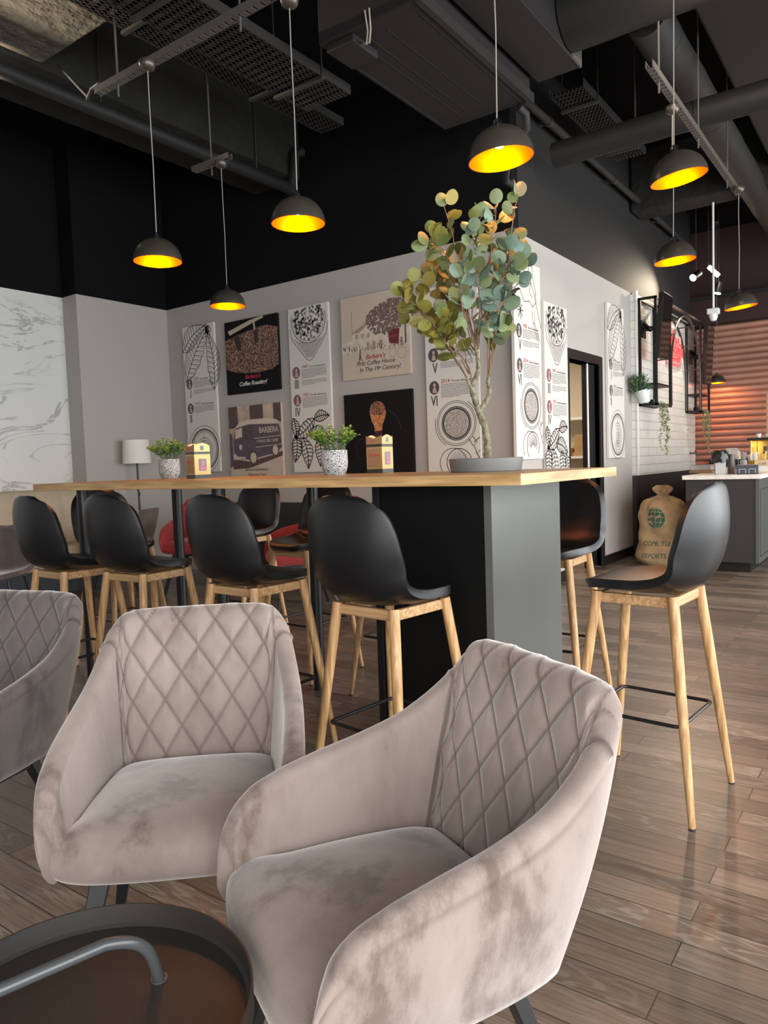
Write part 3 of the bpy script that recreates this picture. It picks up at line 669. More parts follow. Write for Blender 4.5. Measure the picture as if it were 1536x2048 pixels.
def make_stool():
    t = thing('bar_stool', 'x', 'bar stool')
    sh = MB().grid(shell_rows()).build('shell', MT['leather'], t, angle=180)
    md = sh.modifiers.new('s', 'SOLIDIFY'); md.thickness = .030; md.offset = 0
    md = sh.modifiers.new('b', 'BEVEL'); md.width = .011; md.segments = 3; md.limit_method = 'ANGLE'; md.angle_limit = math.radians(60)
    rows = shell_rows()
    edge = [Vector(r[0]) for r in rows] + [Vector(r[-1]) for r in rows[::-1]]
    # crease between seat pad and backrest on the inner side
    r = rows[31]; pts = [Vector(p)+Vector((0, -.013, .013)) for p in r[1:-1]]
    MB().tube(pts, .0035, 6).build('seam', MT['leather'], t)
    b = MB()
    for sx in (-1, 1): b.bar((sx*.118, -.125, .690), (sx*.118, .125, .690), .020, .034)
    for y in (-.122, .122): b.bar((-.118, y, .690), (.118, y, .690), .020, .034)
    b.build('seat_frame', MT['oakrail'], t, smooth=False, bevel=.003)
    for sx in (-1, 1):
        for sy in (-1, 1):
            p, q = Vector((sx*.128, sy*.128, .712)), Vector((sx*.208, sy*.210, .0)); l = MB(); d = q-p
            l.tube([p, p+d*.3, p+d*.7, p+d*.992], [.0175, .0175, .0145, .0105], 20)
            lg = l.build('leg', MT['oakleg'], t)
            MB().cone(p+d*.992, q, .0108, .0108, 16).build('foot_cap', MT['blackrubber'], lg)
    z = .30; f = (.712-z)/.712; a = .128+.080*f-.016; pts = []
    for cxs, cys, a0 in ((1, 1, 0), (-1, 1, 90), (-1, -1, 180), (1, -1, 270)):
        for k in range(5):
            an = math.radians(a0+k*22.5); pts.append((cxs*(a-.02)+.02*math.cos(an), cys*(a-.02)+.02*math.sin(an), z))
    MB().tube(pts, .0065, 10, closed=True).build('footrest', MT['blackmetal'], t)
    return t
st = make_stool(); G = 'black bar stools around the high table'
st.location = (-.735, 2.555, 0); st.rotation_euler = (0, 0, math.radians(-95)); st['group'] = G
st['label'] = 'black bar stool standing alone at the right end of the bar table'
for x, y, a, lab in ((-1.425, 1.995, 173, 'front row bar stool in front of the black pedestal, seen from behind'),
                     (-2.156, 2.085, 176.8, 'front row bar stool second from the pedestal, behind the middle armchair'),
                     (-2.924, 2.123, 182, 'front row bar stool third from the pedestal, below the left plant pot'),
                     (-3.36, 2.02, 178, 'leftmost bar stool of the front row, seen from behind'),
                     (-1.38, 3.25, 1, 'far side bar stool half hidden behind the daylit end panel of the table'),
                     (-2.10, 3.06, 0, 'far side bar stool hidden behind the pedestal, only its lower legs showing'),
                     (-2.79, 3.09, -3, 'far side bar stool with its seat showing in front of the red armchair'),
                     (-3.70, 3.45, 1, 'far side bar stool showing only its backrest between two table legs'),
                     (-3.92, 2.66, 88, 'bar stool at the left end of the table, turned sideways')):
    dup(st, (x, y, 0), math.radians(a), lab, G)

# ------------------------------------------------------------------ round tray table
t = thing('tray_table', 'round black metal tray table with a bent tube handle, bottom left corner', 'side table', (-.905, .507, 0))
R, z = .231, .420
MB().lathe([(0.001, z), (R-.006, z), (R-.001, z+.004), (R, z+.035), (R+.003, z+.035), (R+.003, z-.003), (R-.002, z-.006), (.001, z-.006)], n=128).build('tray', mat('black_tray_lacquer', (.020, .017, .015), .5, bump=.08, bscale=400), t, angle=30)
pts = [Vector((-.057, .172, z)), Vector((-.052, .158, z+.045))]
a, b_, c = Vector((-.052, .158, z+.045)), Vector((-.048, .140, z+.088)), Vector((-.070, .095, z+.092))
for k in range(1, 9):
    u = k/8; pts.append(a*(1-u)**2 + b_*2*u*(1-u) + c*u*u)
pts += [Vector((-.105, -.033, z+.092)), Vector((-.135, -.120, z+.09)), Vector((-.147, -.140, z+.07)), Vector((-.148, -.145, z))]
pts = [p+Vector((.065, -.047, 0)) for p in pts]
MB().tube(pts, .0085, 18).lathe([(.0085, z), (.0125, z), (.0125, z+.003), (.0085, z+.003)], (.008, .125, 0), 20).build('handle', mat('satin_black_tube', (.05, .052, .055), .3), t, angle=60)
MB().cone((0, 0, .012), (0, 0, z-.006), .011, .011, 20).build('pole', MT['blackmetal'], t)
MB().tube([(.17*math.cos(k*math.pi/20), .17*math.sin(k*math.pi/20), .009) for k in range(40)], .008, 10, closed=True).tube([(-.17, 0, .009), (.17, 0, .009)], .008, 10).build('base_ring', MT['blackmetal'], t)

# ------------------------------------------------------------------ pendant lamps
def make_pendant():
    t = thing('pendant_lamp', 'x', 'pendant lamp')
    R, Hh = .130, .125                                  # origin at the rim plane
    out = [(R*math.cos(a), Hh*math.sin(a)) for a in np.linspace(0, math.pi/2-.12, 22)]
    inn = [((R-.004)*math.cos(a), (Hh-.004)*math.sin(a)) for a in np.linspace(0, math.pi/2-.1, 20)]
    sh = MB().lathe([(R-.004, 0)] + out + [(.012, Hh+.001)], n=56).build('shade', MT['bronze'], t, fix=True)
    MB().lathe([(R-.0035, .0005)] + inn[1:] + [(.001, Hh-.004)], n=56).build('gold_lining', MT['gold'], t)
    MB().cone((0, 0, Hh-.004), (0, 0, Hh+.012), .018, .015, 20).cone((0, 0, Hh+.012), (0, 0, Hh+.030), .007, .006, 14).tube([(.016*math.cos(a), 0, Hh+.010+.022*math.sin(a)) for a in np.linspace(0, math.pi, 12)], .0022, 8).build('cap', MT['blackmetal'], t)
    b = MB().cone((0, 0, .070), (0, 0, Hh-.006), .016, .018, 16).build('socket', MT['cord'], t)
    MB().ball((0, 0, .066), .024, 20).build('bulb', MT['bulb'], t)
    MB().tube([(0, 0, Hh+.03), (.004, 0, .5), (-.003, .002, .8), (0, 0, 1.0)], .0028, 6).build('cord', MT['cordl'], t)
    MB().lathe([(.001, .962), (.02, .963), (.038, .975), (.046, 1.0), (.044, 1.012), (.001, 1.012)], n=28).build('canopy', MT['bronze'], t)
    d = bpy.data.lights.new('pendant_light', 'POINT'); d.energy = 8.5; d.color = (1, .56, .22); d.shadow_soft_size = .02
    l = bpy.data.objects.new('pendant_light', d); SC.collection.objects.link(l); l.parent = t; l.location = (0, 0, .030)
    return t
GP = 'domed pendant lamps with gold lining'
pl = make_pendant()
def stretch(t, z_top):
    """cord and canopy of this lamp: the cord is as long as this lamp needs"""
    L = z_top - t.location.z
    for c in kids(t):
        n = c.name.split('.')[0]
        if n == 'cord': c.scale = (1, 1, (L-.0)/1.0)
        if n == 'canopy': c.location = (0, 0, L-1.0)
    for c in kids(t):
        if c.name.split('.')[0] == 'cord':   # keep the lower end on the cap
            k = (L-.165)/(1-.155); c.scale = (1, 1, k); c.location = (0, 0, .155*(1-k))
pend = [((-3.365, 2.62, 2.315), 3.36, 0, 'pendant lamp left of the middle one over the front of the table, leftmost large dome'),
        ((-2.402, 2.70, 2.330), 3.36, 0, 'pendant lamp hanging in the middle of the row over the table'),
        ((-1.346, 2.71, 2.355), 3.36, -5, 'largest pendant lamp, right above the eucalyptus crown'),
        ((-.931, 3.718, 2.465), 4.3, -9, 'pendant lamp directly above another one, upper right of the eucalyptus'),
        ((-1.277, 5.07, 2.418), 3.38, -4, 'pendant lamp directly below and behind the upper right one'),
        ((-1.217, 6.946, 2.395), 3.38, -7, 'rightmost pendant lamp hanging near the spotlights'),
        ((-4.142, 3.835, 2.375), 3.41, 0, 'small looking pendant lamp in front of the coffee roasting poster'),
        ((-2.43, 12.10, 2.22), ZC-.012, 0, 'farthest pendant lamp in front of the corrugated shutter')]
for i, (loc, zt, tilt, lab) in enumerate(pend):
    o = pl if i == 0 else dup(pl, loc, 0, lab)
    o.location = loc; o['label'] = lab; o['group'] = GP
    if tilt:
        for c in kids(o):
            if c.name.split('.')[0] in ('shade', 'gold_lining', 'cap', 'socket', 'bulb'):
                ax = Vector((FW.x, FW.y, 0)).normalized()
                Rm = Matrix.Rotation(math.radians(tilt), 4, ax); piv = Vector((0, 0, .15))
                c.matrix_local = Matrix.Translation(piv) @ Rm @ Matrix.Translation(-piv)
    stretch(o, zt)

# ------------------------------------------------------------------ eucalyptus in its tray
rnd = random.Random(7)
TB = Vector((-1.385, 2.62, TZ))
t = thing('eucalyptus_tree', 'tall artificial eucalyptus tree in a shallow grey tray on the bar table', 'potted plant', TB)
Rt = .148; b = MB().lathe([(.001, .0), (Rt-.012, .0), (Rt-.008, .003), (Rt, .052), (Rt-.004, .054), (Rt-.012, .052), (Rt-.016, .040), (.001, .040)], n=72)
b.build('tray', MT['greypot'], t, angle=35)
MB().lathe([(Rt-.017, .038), (.08, .043), (.001, .045)], n=40).build('soil', MT['soil'], t)
NP = (TB-Vector((0, 0, H))).dot(FW)          # depth of the trunk in front of the camera
def tp(u, v, dd=0.0): return Vector((0, 0, H)) + ray(u, v)*(NP+dd) - TB
trunk = MB()
def limb(pts, r0, r1, mb, n=12):
    P = [tp(*p) for p in pts]; Q = [P[0]]
    ks = crom([(i, *p) for i, p in enumerate(P)], np.linspace(0, len(P)-1, (len(P)-1)*5+1))
    rs = [r0+(r1-r0)*i/(len(ks)-1) for i in range(len(ks))]
    rs = [r*(1+.12*math.sin(i*1.9)+.06*rnd.uniform(-1, 1)) for i, r in enumerate(rs)]
    mb.tube([Vector(k) for k in ks], rs, n)
limb([(974, 930, 0), (975, 905, 0), (974, 880, .0), (970, 855, 0), (960, 828, .01), (957, 818, .01)], .0165, .0125, trunk, 18)
limb([(959, 824, .01), (950, 800, .0), (944, 776, -.01), (952, 755, -.01), (957, 738, -.01), (955, 715, 0), (952, 690, .01), (955, 655, .02)], .0125, .006, trunk)
limb([(958, 826, .01), (966, 812, .02), (976, 795, .03), (979, 780, .03), (976, 766, .03), (977, 755, .03)], .0105, .007, trunk)
limb([(945, 780, -.01), (938, 768, -.03), (934, 757, -.03)], .007, .005, trunk)
trunk.build('trunk', MT['bark'], t)
tw = MB(); leaves = MB(); tint = []
def leaf(p, d, up, L, w, tv, cup=.12):
    """one rounded leaf starting at p, growing along d, facing up"""
    d = d.normalized(); n = (up - d*up.dot(d)); n = n.normalized() if n.length > .01 else Vector((0, 0, 1)); s = d.cross(n); vs = []; N = 14
    for k in range(N):
        a = 2*math.pi*k/N; x = .5-.5*math.cos(a); y = math.sin(a)*.5
        vs.append(p + d*(x*L) + s*(y*w) + n*(-abs(y)*w*cup*2 + cup*.3*L*math.sin(math.pi*x)))
    vs.append(p + d*L*.5 + n*cup*.16*L); fs = [(k, (k+1) % N, N) for k in range(N)]
    leaves.add(vs, fs); tint.extend([tv]*len(vs))
# (start, tip, tone) of every branch, as u, v, depth offset
BR = [((955, 660, .02), (1000, 560, .02), (1022, 470, .0), (1034, 392, -.03), .62), ((955, 655, .02), (975, 560, -.05), (985, 480, -.06), (992, 410, -.08), .55), ((952, 680, .0), (940, 590, -.08), (950, 500, -.1), (962, 432, -.1), .45),
      ((952, 690, .0), (925, 580, .08), (912, 500, .1), (888, 412, .08), .5), ((952, 690, .0), (915, 560, -.02), (885, 500, -.08), (858, 482, -.12), .35), ((934, 757, -.03), (890, 680, -.1), (850, 630, -.16), (806, 590, -.2), .12),
      ((934, 757, -.03), (900, 700, .02), (862, 650, .06), (818, 625, .08), .1), ((938, 745, -.02), (905, 670, -.04), (880, 610, -.07), (840, 560, -.1), .1), ((977, 755, .03), (982, 660, .05), (1010, 590, .08), (1040, 565, .1), .85),
      ((977, 755, .03), (978, 640, -.03), (1008, 560, -.06), (1050, 525, -.1), .9), ((956, 650, .02), (990, 590, -.1), (1012, 540, -.15), (1020, 500, -.18), .75), ((952, 700, .0), (930, 640, -.12), (922, 580, -.18), (935, 525, -.2), .6),
      ((950, 700, .0), (920, 660, .1), (905, 600, .14), (900, 555, .16), .2), ((977, 755, .03), (985, 690, -.04), (995, 640, -.1), (1000, 600, -.12), .8), ((944, 760, -.01), (925, 690, -.1), (905, 650, -.14), (890, 625, -.16), .3),
      ((940, 750, -.01), (915, 705, -.05), (890, 672, -.08), (868, 655, -.1), .08), ((955, 700, .0), (965, 620, .12), (975, 540, .15), (982, 470, .15), .4), ((955, 690, 0), (960, 600, -.12), (952, 540, -.18), (945, 470, -.16), .68),
      ((977, 750, .03), (990, 700, .06), (1000, 670, .09), (1008, 650, .1), .45), ((952, 700, 0), (935, 620, .05), (915, 560, .06), (870, 540, .05), .25), ((955, 680, 0), (985, 600, .1), (1010, 540, .13), (1035, 500, .12), .3),
      ((950, 690, 0), (925, 610, -.05), (900, 545, -.03), (868, 465, 0), .4)]
for br in BR:
    P = [tp(*q) for q in br[:4]]; tone = br[4]
    ks = crom([(i, *p) for i, p in enumerate(P)], np.linspace(0, 3, 19)); ks = [Vector(k)+Vector((rnd.uniform(-1, 1), rnd.uniform(-1, 1), rnd.uniform(-1, 1)))*.004 for k in ks]
    tw.tube(ks, [.0032-.0018*i/18 for i in range(19)], 6)
    for i in range(5, 19):
        for sgn in (0, 1):
            if rnd.random() < (.55 if i < 8 else .36): continue
            d = (ks[i]-ks[i-1]).normalized(); side = Vector((rnd.uniform(-1, 1), rnd.uniform(-1, 1), rnd.uniform(-.6, .8)))
            side = (side-d*side.dot(d)).normalized(); pd = (d*.6+side).normalized(); st_ = ks[i]+pd*rnd.uniform(.006, .016)
            tw.tube([ks[i], st_], .0012, 5)
            tocam = (Vector((0, 0, H))-TB).normalized(); up = (tocam*rnd.uniform(.1, 1.1)+Vector((rnd.uniform(-1, 1), rnd.uniform(-1, 1), rnd.uniform(-.3, 1)))*.75)
            L = rnd.uniform(.042, .064)*(1.1 if i > 12 else 1); leaf(st_, (pd+Vector((0, 0, rnd.uniform(-.5, .4)))), up, L, L*rnd.uniform(.74, .98), min(.99, max(0.01, tone+rnd.uniform(-.28, .28))), rnd.uniform(.05, .22))
    leaf(ks[-1], ks[-1]-ks[-3], (Vector((0, 0, H))-TB).normalized()+Vector((rnd.uniform(-.4, .4), 0, .3)), .058, .053, min(.98, tone+.1))
tw.build('twigs', MT['twig'], t)
o = leaves.build('foliage', MT['euc'], t, fix=False, angle=80); add_tint(o, tint)

# ------------------------------------------------------------------ small plants and napkin boxes on the table
def small_plant(p, lab, seed, R=.063, Hp=.115):
    rd = random.Random(seed); t = thing('potted_plant', lab, 'potted plant', p, 0, 'speckled pots on the bar table')
    MB().lathe([(.001, 0), (R*.70, 0), (R*.80, .006), (R*.96, .035), (R, .06), (R*.97, Hp), (R*.93, Hp), (R*.93, Hp-.012), (.001, Hp-.014)], n=48).build('pot', MT['speck'], t, angle=40)
    MB().lathe([(R*.93, Hp-.013), (.001, Hp-.008)], n=30).build('soil', MT['soil'], t)
    st_, lv, tn = MB(), MB(), []
    for k in range(34):
        a = rd.uniform(0, 2*math.pi); rr = rd.uniform(.3, 1)**.7; tip = Vector((math.cos(a)*.135*rr, math.sin(a)*.125*rr, Hp+.045+.095*(1.15-rr)*rd.uniform(.7, 1.2)))
        base = Vector((math.cos(a)*.02, math.sin(a)*.02, Hp-.02)); mid = (base+tip)/2+Vector((0, 0, .02))
        pts = [base*(1-u)**2+mid*2*u*(1-u)+tip*u*u for u in np.linspace(0, 1, 8)]; st_.tube(pts, .0014, 5)
        for i in range(3, 8):
            for w in range(6 if i > 4 else 3):
                b2 = rd.uniform(0, 6.28); d = Vector((math.cos(b2), math.sin(b2), rd.uniform(-.1, .9))).normalized(); L = rd.uniform(.014, .022); n = Vector((rd.uniform(-.5, .5), rd.uniform(-.5, .5), 1)); s = d.cross(n).normalized()*L*.36; q = pts[i]+d*.003
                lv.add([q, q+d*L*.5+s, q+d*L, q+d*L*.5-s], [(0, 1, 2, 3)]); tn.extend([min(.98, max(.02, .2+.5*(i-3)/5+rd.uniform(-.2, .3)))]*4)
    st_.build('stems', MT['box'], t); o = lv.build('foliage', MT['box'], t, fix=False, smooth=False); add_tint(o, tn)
small_plant(onz(340, 957, TZ)+Vector((0, 0, 0)), 'speckled grey pot with bushy green plant left of the left napkin box', 3)
small_plant(onz(670, 950, TZ), 'speckled grey pot with bushy green plant on the middle of the table', 5)
def napkin_box(p, rz, lab):
    t = thing('napkin_box', lab, 'dispenser box', p, rz, 'gold and black boxes on the bar table')
    w, d, h = .0475, .0475, .185
    MB().box((-w, -d, 0), (w, d, .020)).build('dark_band', MT['darkband'], t, smooth=False); MB().box((-w*.99, -d*.99, .128), (w*.99, d*.99, .142)).build('dark_band', MT['darkband'], t, smooth=False)
    b = MB()
    b.box((-w+.0005, -d+.0005, .020), (w-.0005, d-.0005, .128))
    b.build('lower_box', MT['goldcard'], t, smooth=False)
    # upper part: arched gable ends, open middle
    for x0, x1 in ((-w, -w+.002), (w-.002, w)):
        b = MB()
        prof = [(-d, .142), (d, .142), (d, .172)] + [(d*c, .172+.016*math.cos(c*math.pi/2)) for c in (.6, .3, 0, -.3, -.6)] + [(-d, .172)]
        n = len(prof); b.add([(x0, y, z) for y, z in prof]+[(x1, y, z) for y, z in prof], [tuple(range(n)), tuple(range(n, 2*n))]+[(i, (i+1) % n, n+(i+1) % n, n+i) for i in range(n)]); b.build('gable', MT['goldcard'], t, smooth=False)
    for y0, y1 in ((-d, -d+.002), (d-.002, d)):
        b = MB()
        prof = [(-w, .142), (w, .142), (w, .183), (w*.5, .176), (0, .170), (-w*.5, .176), (-w, .183)]
        n = len(prof); b.add([(x, y0, z) for x, z in prof]+[(x, y1, z) for x, z in prof], [tuple(range(n)), tuple(range(n, 2*n))]+[(i, (i+1) % n, n+(i+1) % n, n+i) for i in range(n)]); b.build('upper_side', MT['copper'], t, smooth=False)
    # printed faces: -Y long face with red script, +X face with picture
    MB().box((-w+.008, -d-.0012, .028), (w-.008, -d, .120)).build('side_label', MT['copper'], t, smooth=False)
    q = MB(); write(q, 'Barbera', 0, .082, .020, .35, 'CENTER', .0003, d+.0016); write(q, 'Barbera', 0, .154, .013, .35, 'CENTER', 0, d+.0008); write(q, 'dal 1870', 0, .072, .006, 0, 'CENTER', 0, d+.0016)
    q.build('red_script', MT['inkred'], t, smooth=False)
    MB().box((w, -.022, .040), (w+.0012, .022, .104)).build('picture', MT['photo'], t, smooth=False); MB().box((w, -.010, .150), (w+.0012, .010, .174)).build('small_picture', MT['photo'], t, smooth=False)
    MB().ball((w+.0015, .0, .088), .010, 10, .15, .9, 1).box((w+.001, -.016, .046), (w+.0018, .018, .058)).ball((w+.0015, .0, .072), .010, 10, .15, 1.1, 1.1).build('print', MT['pink'], t, smooth=False)
napkin_box(onz(392, 957, TZ)+Vector((.0, .02, 0)), math.radians(-11), 'gold and brown cardboard napkin box beside the left plant pot')
napkin_box(onz(756, 946, TZ)+Vector((.0, .02, 0)), math.radians(1), 'gold and brown cardboard napkin box between the middle plant and the tree')

# ------------------------------------------------------------------ drawings for the printed panels
def leafdraw(mb, p, q, w, veins=9, lw=.004, bend=.12, seed=0):
    rd = random.Random(seed); p, q = Vector(p), Vector(q); d = q-p; L = d.length; u = d/L; s = Vector((-u.y, u.x))
    mid = [p+u*L*t_+s*bend*L*math.sin(math.pi*t_) for t_ in np.linspace(0, 1, 18)]
    def wd(t_): return w*math.sin(math.pi*t_**.8)*(1+.07*math.sin(t_*34+seed))
    for k in (-1, 1): mb.line([m+s*k*wd(i/17)*.5 for i, m in enumerate(mid)], lw)
    mb.line(mid, lw*1.1)
    for i in range(1, veins+1):
        t_ = i/(veins+1.5); m = p+u*L*t_+s*bend*L*math.sin(math.pi*t_)
        for k in (-1, 1):
            e = m+s*k*wd(min(.98, t_+.10))*.47+u*L*.08
            mb.line([m, (m+e)/2+u*L*.012, e], lw*.8)
            if w > .12:
                e2 = m+s*k*wd(min(.98, t_+.07))*.44+u*L*.045; mb.line([(m+e2)/2, e2], lw*.5)
def ring(mb, c, r, w, rz=None, a0=0, a1=2*math.pi, n=48):
    rz = rz or r; mb.line([(c[0]+r*math.cos(a), c[1]+rz*math.sin(a)) for a in np.linspace(a0, a1, n)], w)
def textblock(mb, x, z, w, lines, seed):
    rd = random.Random(seed)
    for i in range(lines):
        zz = z-i*.0135; xx = x; end = x+w*(1 if i < lines-1 else rd.uniform(.4, .8))
        while xx < end-.01:
            l = rd.uniform(.010, .030); mb.line([(xx, zz), (min(xx+l, end), zz)], .0042); xx += l+.0035
def panel_things(kind, loc, rz, lab, Hh=1.653, w=.533):
    t = thing('printed_panel', lab, 'wall panel', loc, rz)
    MB().box((0, 0, -Hh), (w, .030, 0)).build('canvas', MT['canvas'], t, smooth=False, bevel=.003)
    ink, txt, red, shade = MB(), MB(), MB(), MB(); rd = random.Random(len(kind)+ord(kind[0]))
    ink.ws = {'I': 1.6, 'III': 1.25, 'V': 1.5}[kind]
    if kind == 'I':
        leafdraw(ink, (.03, -.62), (.46, -.03), .25, 12, .005, .05, 1); leafdraw(ink, (.50, -.74), (.40, -.06), .20, 11, .005, -.08, 2); leafdraw(ink, (.0, -.28), (.40, -.02), .22, 9, .005, .1, 3)
        for k in range(9): ring(ink, (.36+.022*(k % 5)+rd.uniform(0, .06), -.03-.022*(k//2)), .018, .005)
        rows = (('I', '1870', 'The Founder', -.645, 6, 4), ('II', '1910', 'The 2nd Generation', -.925, 6, 0))
        c = (.29, -1.395)
        for r_, lw in ((.265, .003), (.225, .009), (.210, .003), (.195, .003)): ring(ink, c, r_, lw)
        for k in range(4): ring(ink, (c[0], c[1]-.02), .13-.03*k, .0035, .15-.034*k, -2.6, 2.2)
        ink.line([(c[0], c[1]+.20), (c[0], c[1]-.10)], .003)
        for k in range(5): ink.line([(c[0]-.05+.0*k, c[1]+.03-.03*k), (c[0], c[1]-.03*k-.02), (c[0]+.05, c[1]+.03-.03*k)], .004)
    elif kind == 'III':
        c = (.27, -.13)
        ring(ink, c, .225, .006, .235, math.pi*.93, math.pi*2.07); ring(ink, c, .205, .003, .215, math.pi*.93, math.pi*2.07)
        pts = [(.02, -.20), (.05, -.32), (.24, -.53), (.28, -.54), (.32, -.52), (.50, -.30), (.525, -.18)]
        ink.line(pts, .005); shade.poly([(.06, -.30), (.24, -.51), (.31, -.51), (.49, -.29), (.42, -.335), (.27, -.375), (.14, -.34)], .0005)
        for k in range(230):
            a = rd.uniform(0, 6.28); r_ = .195*math.sqrt(rd.random()); x, z = c[0]+r_*math.cos(a), c[1]+r_*math.sin(a)*1.03
            if z > -.012 or (abs(x-c[0]) < .03 and z > -.12): continue
            b_ = rd.uniform(0, 3.14); P = [(x+.013*math.cos(q)*math.cos(b_)-.008*math.sin(q)*math.sin(b_), z+.013*math.cos(q)*math.sin(b_)+.008*math.sin(q)*math.cos(b_)) for q in np.linspace(0, 5.6, 8)]
            ink.line(P, .0042); ink.line([(x-.01*math.cos(b_), z-.01*math.sin(b_)), (x+.01*math.cos(b_), z+.01*math.sin(b_))], .003)
        ink.line([(c[0]-.02, -.01), (c[0]-.022, -.07), (c[0]-.03, -.10), (c[0], -.125), (c[0]+.03, -.10), (c[0]+.022, -.07), (c[0]+.02, -.01)], .005)
        rows = (('III', '1947', 'The 3rd Generation', -.645, 7, 4), ('IV', '1953', 'The 4th Generation', -.925, 8, 0))
        for i, (p, q, w_) in enumerate([((.30, -1.12), (.02, -1.30), .15), ((.30, -1.12), (.50, -1.10), .11), ((.14, -1.30), (.20, -1.62), .15), ((.22, -1.25), (.50, -1.34), .15), ((.05, -1.28), (.02, -1.55), .14), ((.35, -1.32), (.36, -1.60), .15), ((.02, -1.10), (.05, -1.32), .10), ((.45, -1.35), (.52, -1.60), .12)]):
            leafdraw(ink, p, q, w_, 7, .0085, .08, i)
    else:
        for i, pts in enumerate([[(.28, .0), (.31, -.12), (.40, -.25), (.47, -.40), (.53, -.52)], [(.36, -.02), (.38, -.12), (.44, -.25)], [(.22, -.02), (.20, -.10), (.26, -.16), (.33, -.17)], [(.12, -.25), (.20, -.34), (.30, -.32), (.36, -.36), (.44, -.31), (.42, -.24)], [(.30, -.08), (.34, -.16), (.30, -.24), (.36, -.28)]]): ink.line(pts, .0045)
        for k in range(8): a = k*math.pi/4; ink.line([(.12, -.42), (.12+.055*math.cos(a), -.42+.055*math.sin(a)*1.4)], .006)
        ink.line([(.36, -.40), (.41, -.44), (.39, -.50), (.35, -.46)], .004, closed=True); ink.line([(.37, -.49), (.47, -.66)], .004); ink.line([(.40, -.49), (.50, -.64)], .004)
        rows = (('V', '1982', 'The 5th Generation', -.59, 6, 4), ('VI', '2014', 'The 6th Generation', -.875, 9, 0))
        c = (.30, -1.20); shade.disc(c, .115, .125, .0005)
        for r_, lw in ((.195, .0035), (.180, .003), (.145, .006), (.130, .010)): ring(ink, c, r_, lw)
        for k in range(260):
            a = rd.uniform(0, 6.28); r_ = .125*math.sqrt(rd.random()); x, z = c[0]+r_*math.cos(a), c[1]+r_*math.sin(a); ink.line([(x, z), (x+rd.uniform(-.006, .006), z+.005)], .0022)
        ring(ink, c, .215, .0035, None, 2.9, 4.2); ring(ink, c, .215, .0035, None, .1, 1.0)
        for pts in ([(.42, -1.34), (.46, -1.40), (.50, -1.37), (.46, -1.32)], [(.47, -1.40), (.50, -1.47), (.53, -1.44)], [(.47, -1.37), (.53, -1.33)], [(.49, -1.46), (.53, -1.52)]): ink.line(pts, .005)
        ring(ink, (.26, -1.545), .135, .004, .13, -.2, math.pi+.6); ring(ink, (.32, -1.54), .125, .005, .12, -.6, math.pi+.9)
        for k in range(16): a = .2+k*.18; ink.line([(.32+.03*math.cos(a), -1.56+.03*math.sin(a)), (.32+.11*math.cos(a+.1), -1.545+.105*math.sin(a+.1))], .0022)
    ports = MB(); faces = MB()
    for num, yr, ttl, z, l1, l2 in rows:
        ports.disc((.085, z), .052, .060, .0007); faces.disc((.088, z+.022), .014, .019, .0010); faces.poly([(.066, z-.045), (.074, z), (.10, z+.002), (.113, z-.045)], .0009)
        write(ink, num, .085 if len(num) > 1 else .10, z-.158, .125, 0, 'CENTER', .0022, .0009, .66)
        write(red, yr, .155, z+.035, .046, 0, 'LEFT', .0004, .0009); write(txt, ttl, .262, z+.036, .026, 0, 'LEFT', .0004, .0009)
        textblock(txt, .155, z+.020, .33, l1, ord(yr[2])); 
        if l2: textblock(txt, .155, z+.020-.0135*(l1+1), .33, l2, 5)
    ink.build('drawing', MT['ink'], t, smooth=False, fix=False); txt.build('small_text', MT['ink'], t, smooth=False, fix=False); red.build('red_dates', MT['inkred'], t, smooth=False, fix=False)
    if shade.v: shade.build('shading', MT['sketch'], t, smooth=False, fix=False)
    pc = {'I': (.09, .09, .10), 'III': (.22, .09, .15), 'V': (.07, .06, .08)}[kind]
    ports.build('portraits', mat('portrait_ground', pc, .8), t, smooth=False, fix=False); faces.build('portrait_figures', mat('portrait_figure', (.48, .34, .26), .8), t, smooth=False, fix=False)
xv = ony(850, 700, YA-.034).x
panel_things('I', (-6.817, YA-.034, 2.799), 0, 'narrow panel I and II with leaf drawing and latte cup, leftmost on the back wall')
panel_things('III', (-5.169, YA-.034, 2.764), 0, 'narrow panel III and IV between the two columns of photo posters on the back wall')
panel_things('V', (xv, YA-.034, 2.70), 0, 'narrow panel V and VI on the back wall behind the eucalyptus trunk')
panel_things('V', (XB+.034, 5.576-.02, 2.819), math.pi/2, 'narrow panel V and VI on the doorway wall, next to the outer corner')
panel_things('III', (XB+.034, 6.155, 2.553), math.pi/2, 'narrow panel III and IV beside the black door frame')
panel_things('I', (XB+.034, 7.822, 2.799), math.pi/2, 'narrow panel I and II between the doorway and the white tiles')

# ------------------------------------------------------------------ photo posters
def grain_mat(name, a, b, c, scale):
    m, N, L, B = new_mat(name); tc = N.new('ShaderNodeTexCoord'); v = N.new('ShaderNodeTexVoronoi'); v.inputs['Scale'].default_value = scale; L.new(tc.outputs['Object'], v.inputs['Vector'])
    s = N.new('ShaderNodeSeparateColor'); L.new(v.outputs['Color'], s.inputs[0]); r = ramp(N, [(.15, a), (.5, b), (.85, c)]); L.new(s.outputs[0], r.inputs[0]); L.new(r.outputs[0], B.inputs['Base Color']); B.inputs['Roughness'].default_value = .8
    return m
def poster(loc, lab, ground, w=.792, h=.779):
    t = thing('photo_poster', lab, 'poster', loc); MB().box((0, 0, -h), (w, .030, 0)).build('canvas', ground, t, smooth=False, bevel=.002); return t
black = mat('black_print', (.010, .009, .010), .8, spec=.15); sepia = mat('sepia_print', (.56, .46, .37), .8, noise=.05, nscale=3); sepd = mat('dark_sepia_print', (.10, .065, .06), .8, noise=.3, nscale=30); sepm = mat('mid_sepia_print', (.36, .27, .21), .8, noise=.2, nscale=20)
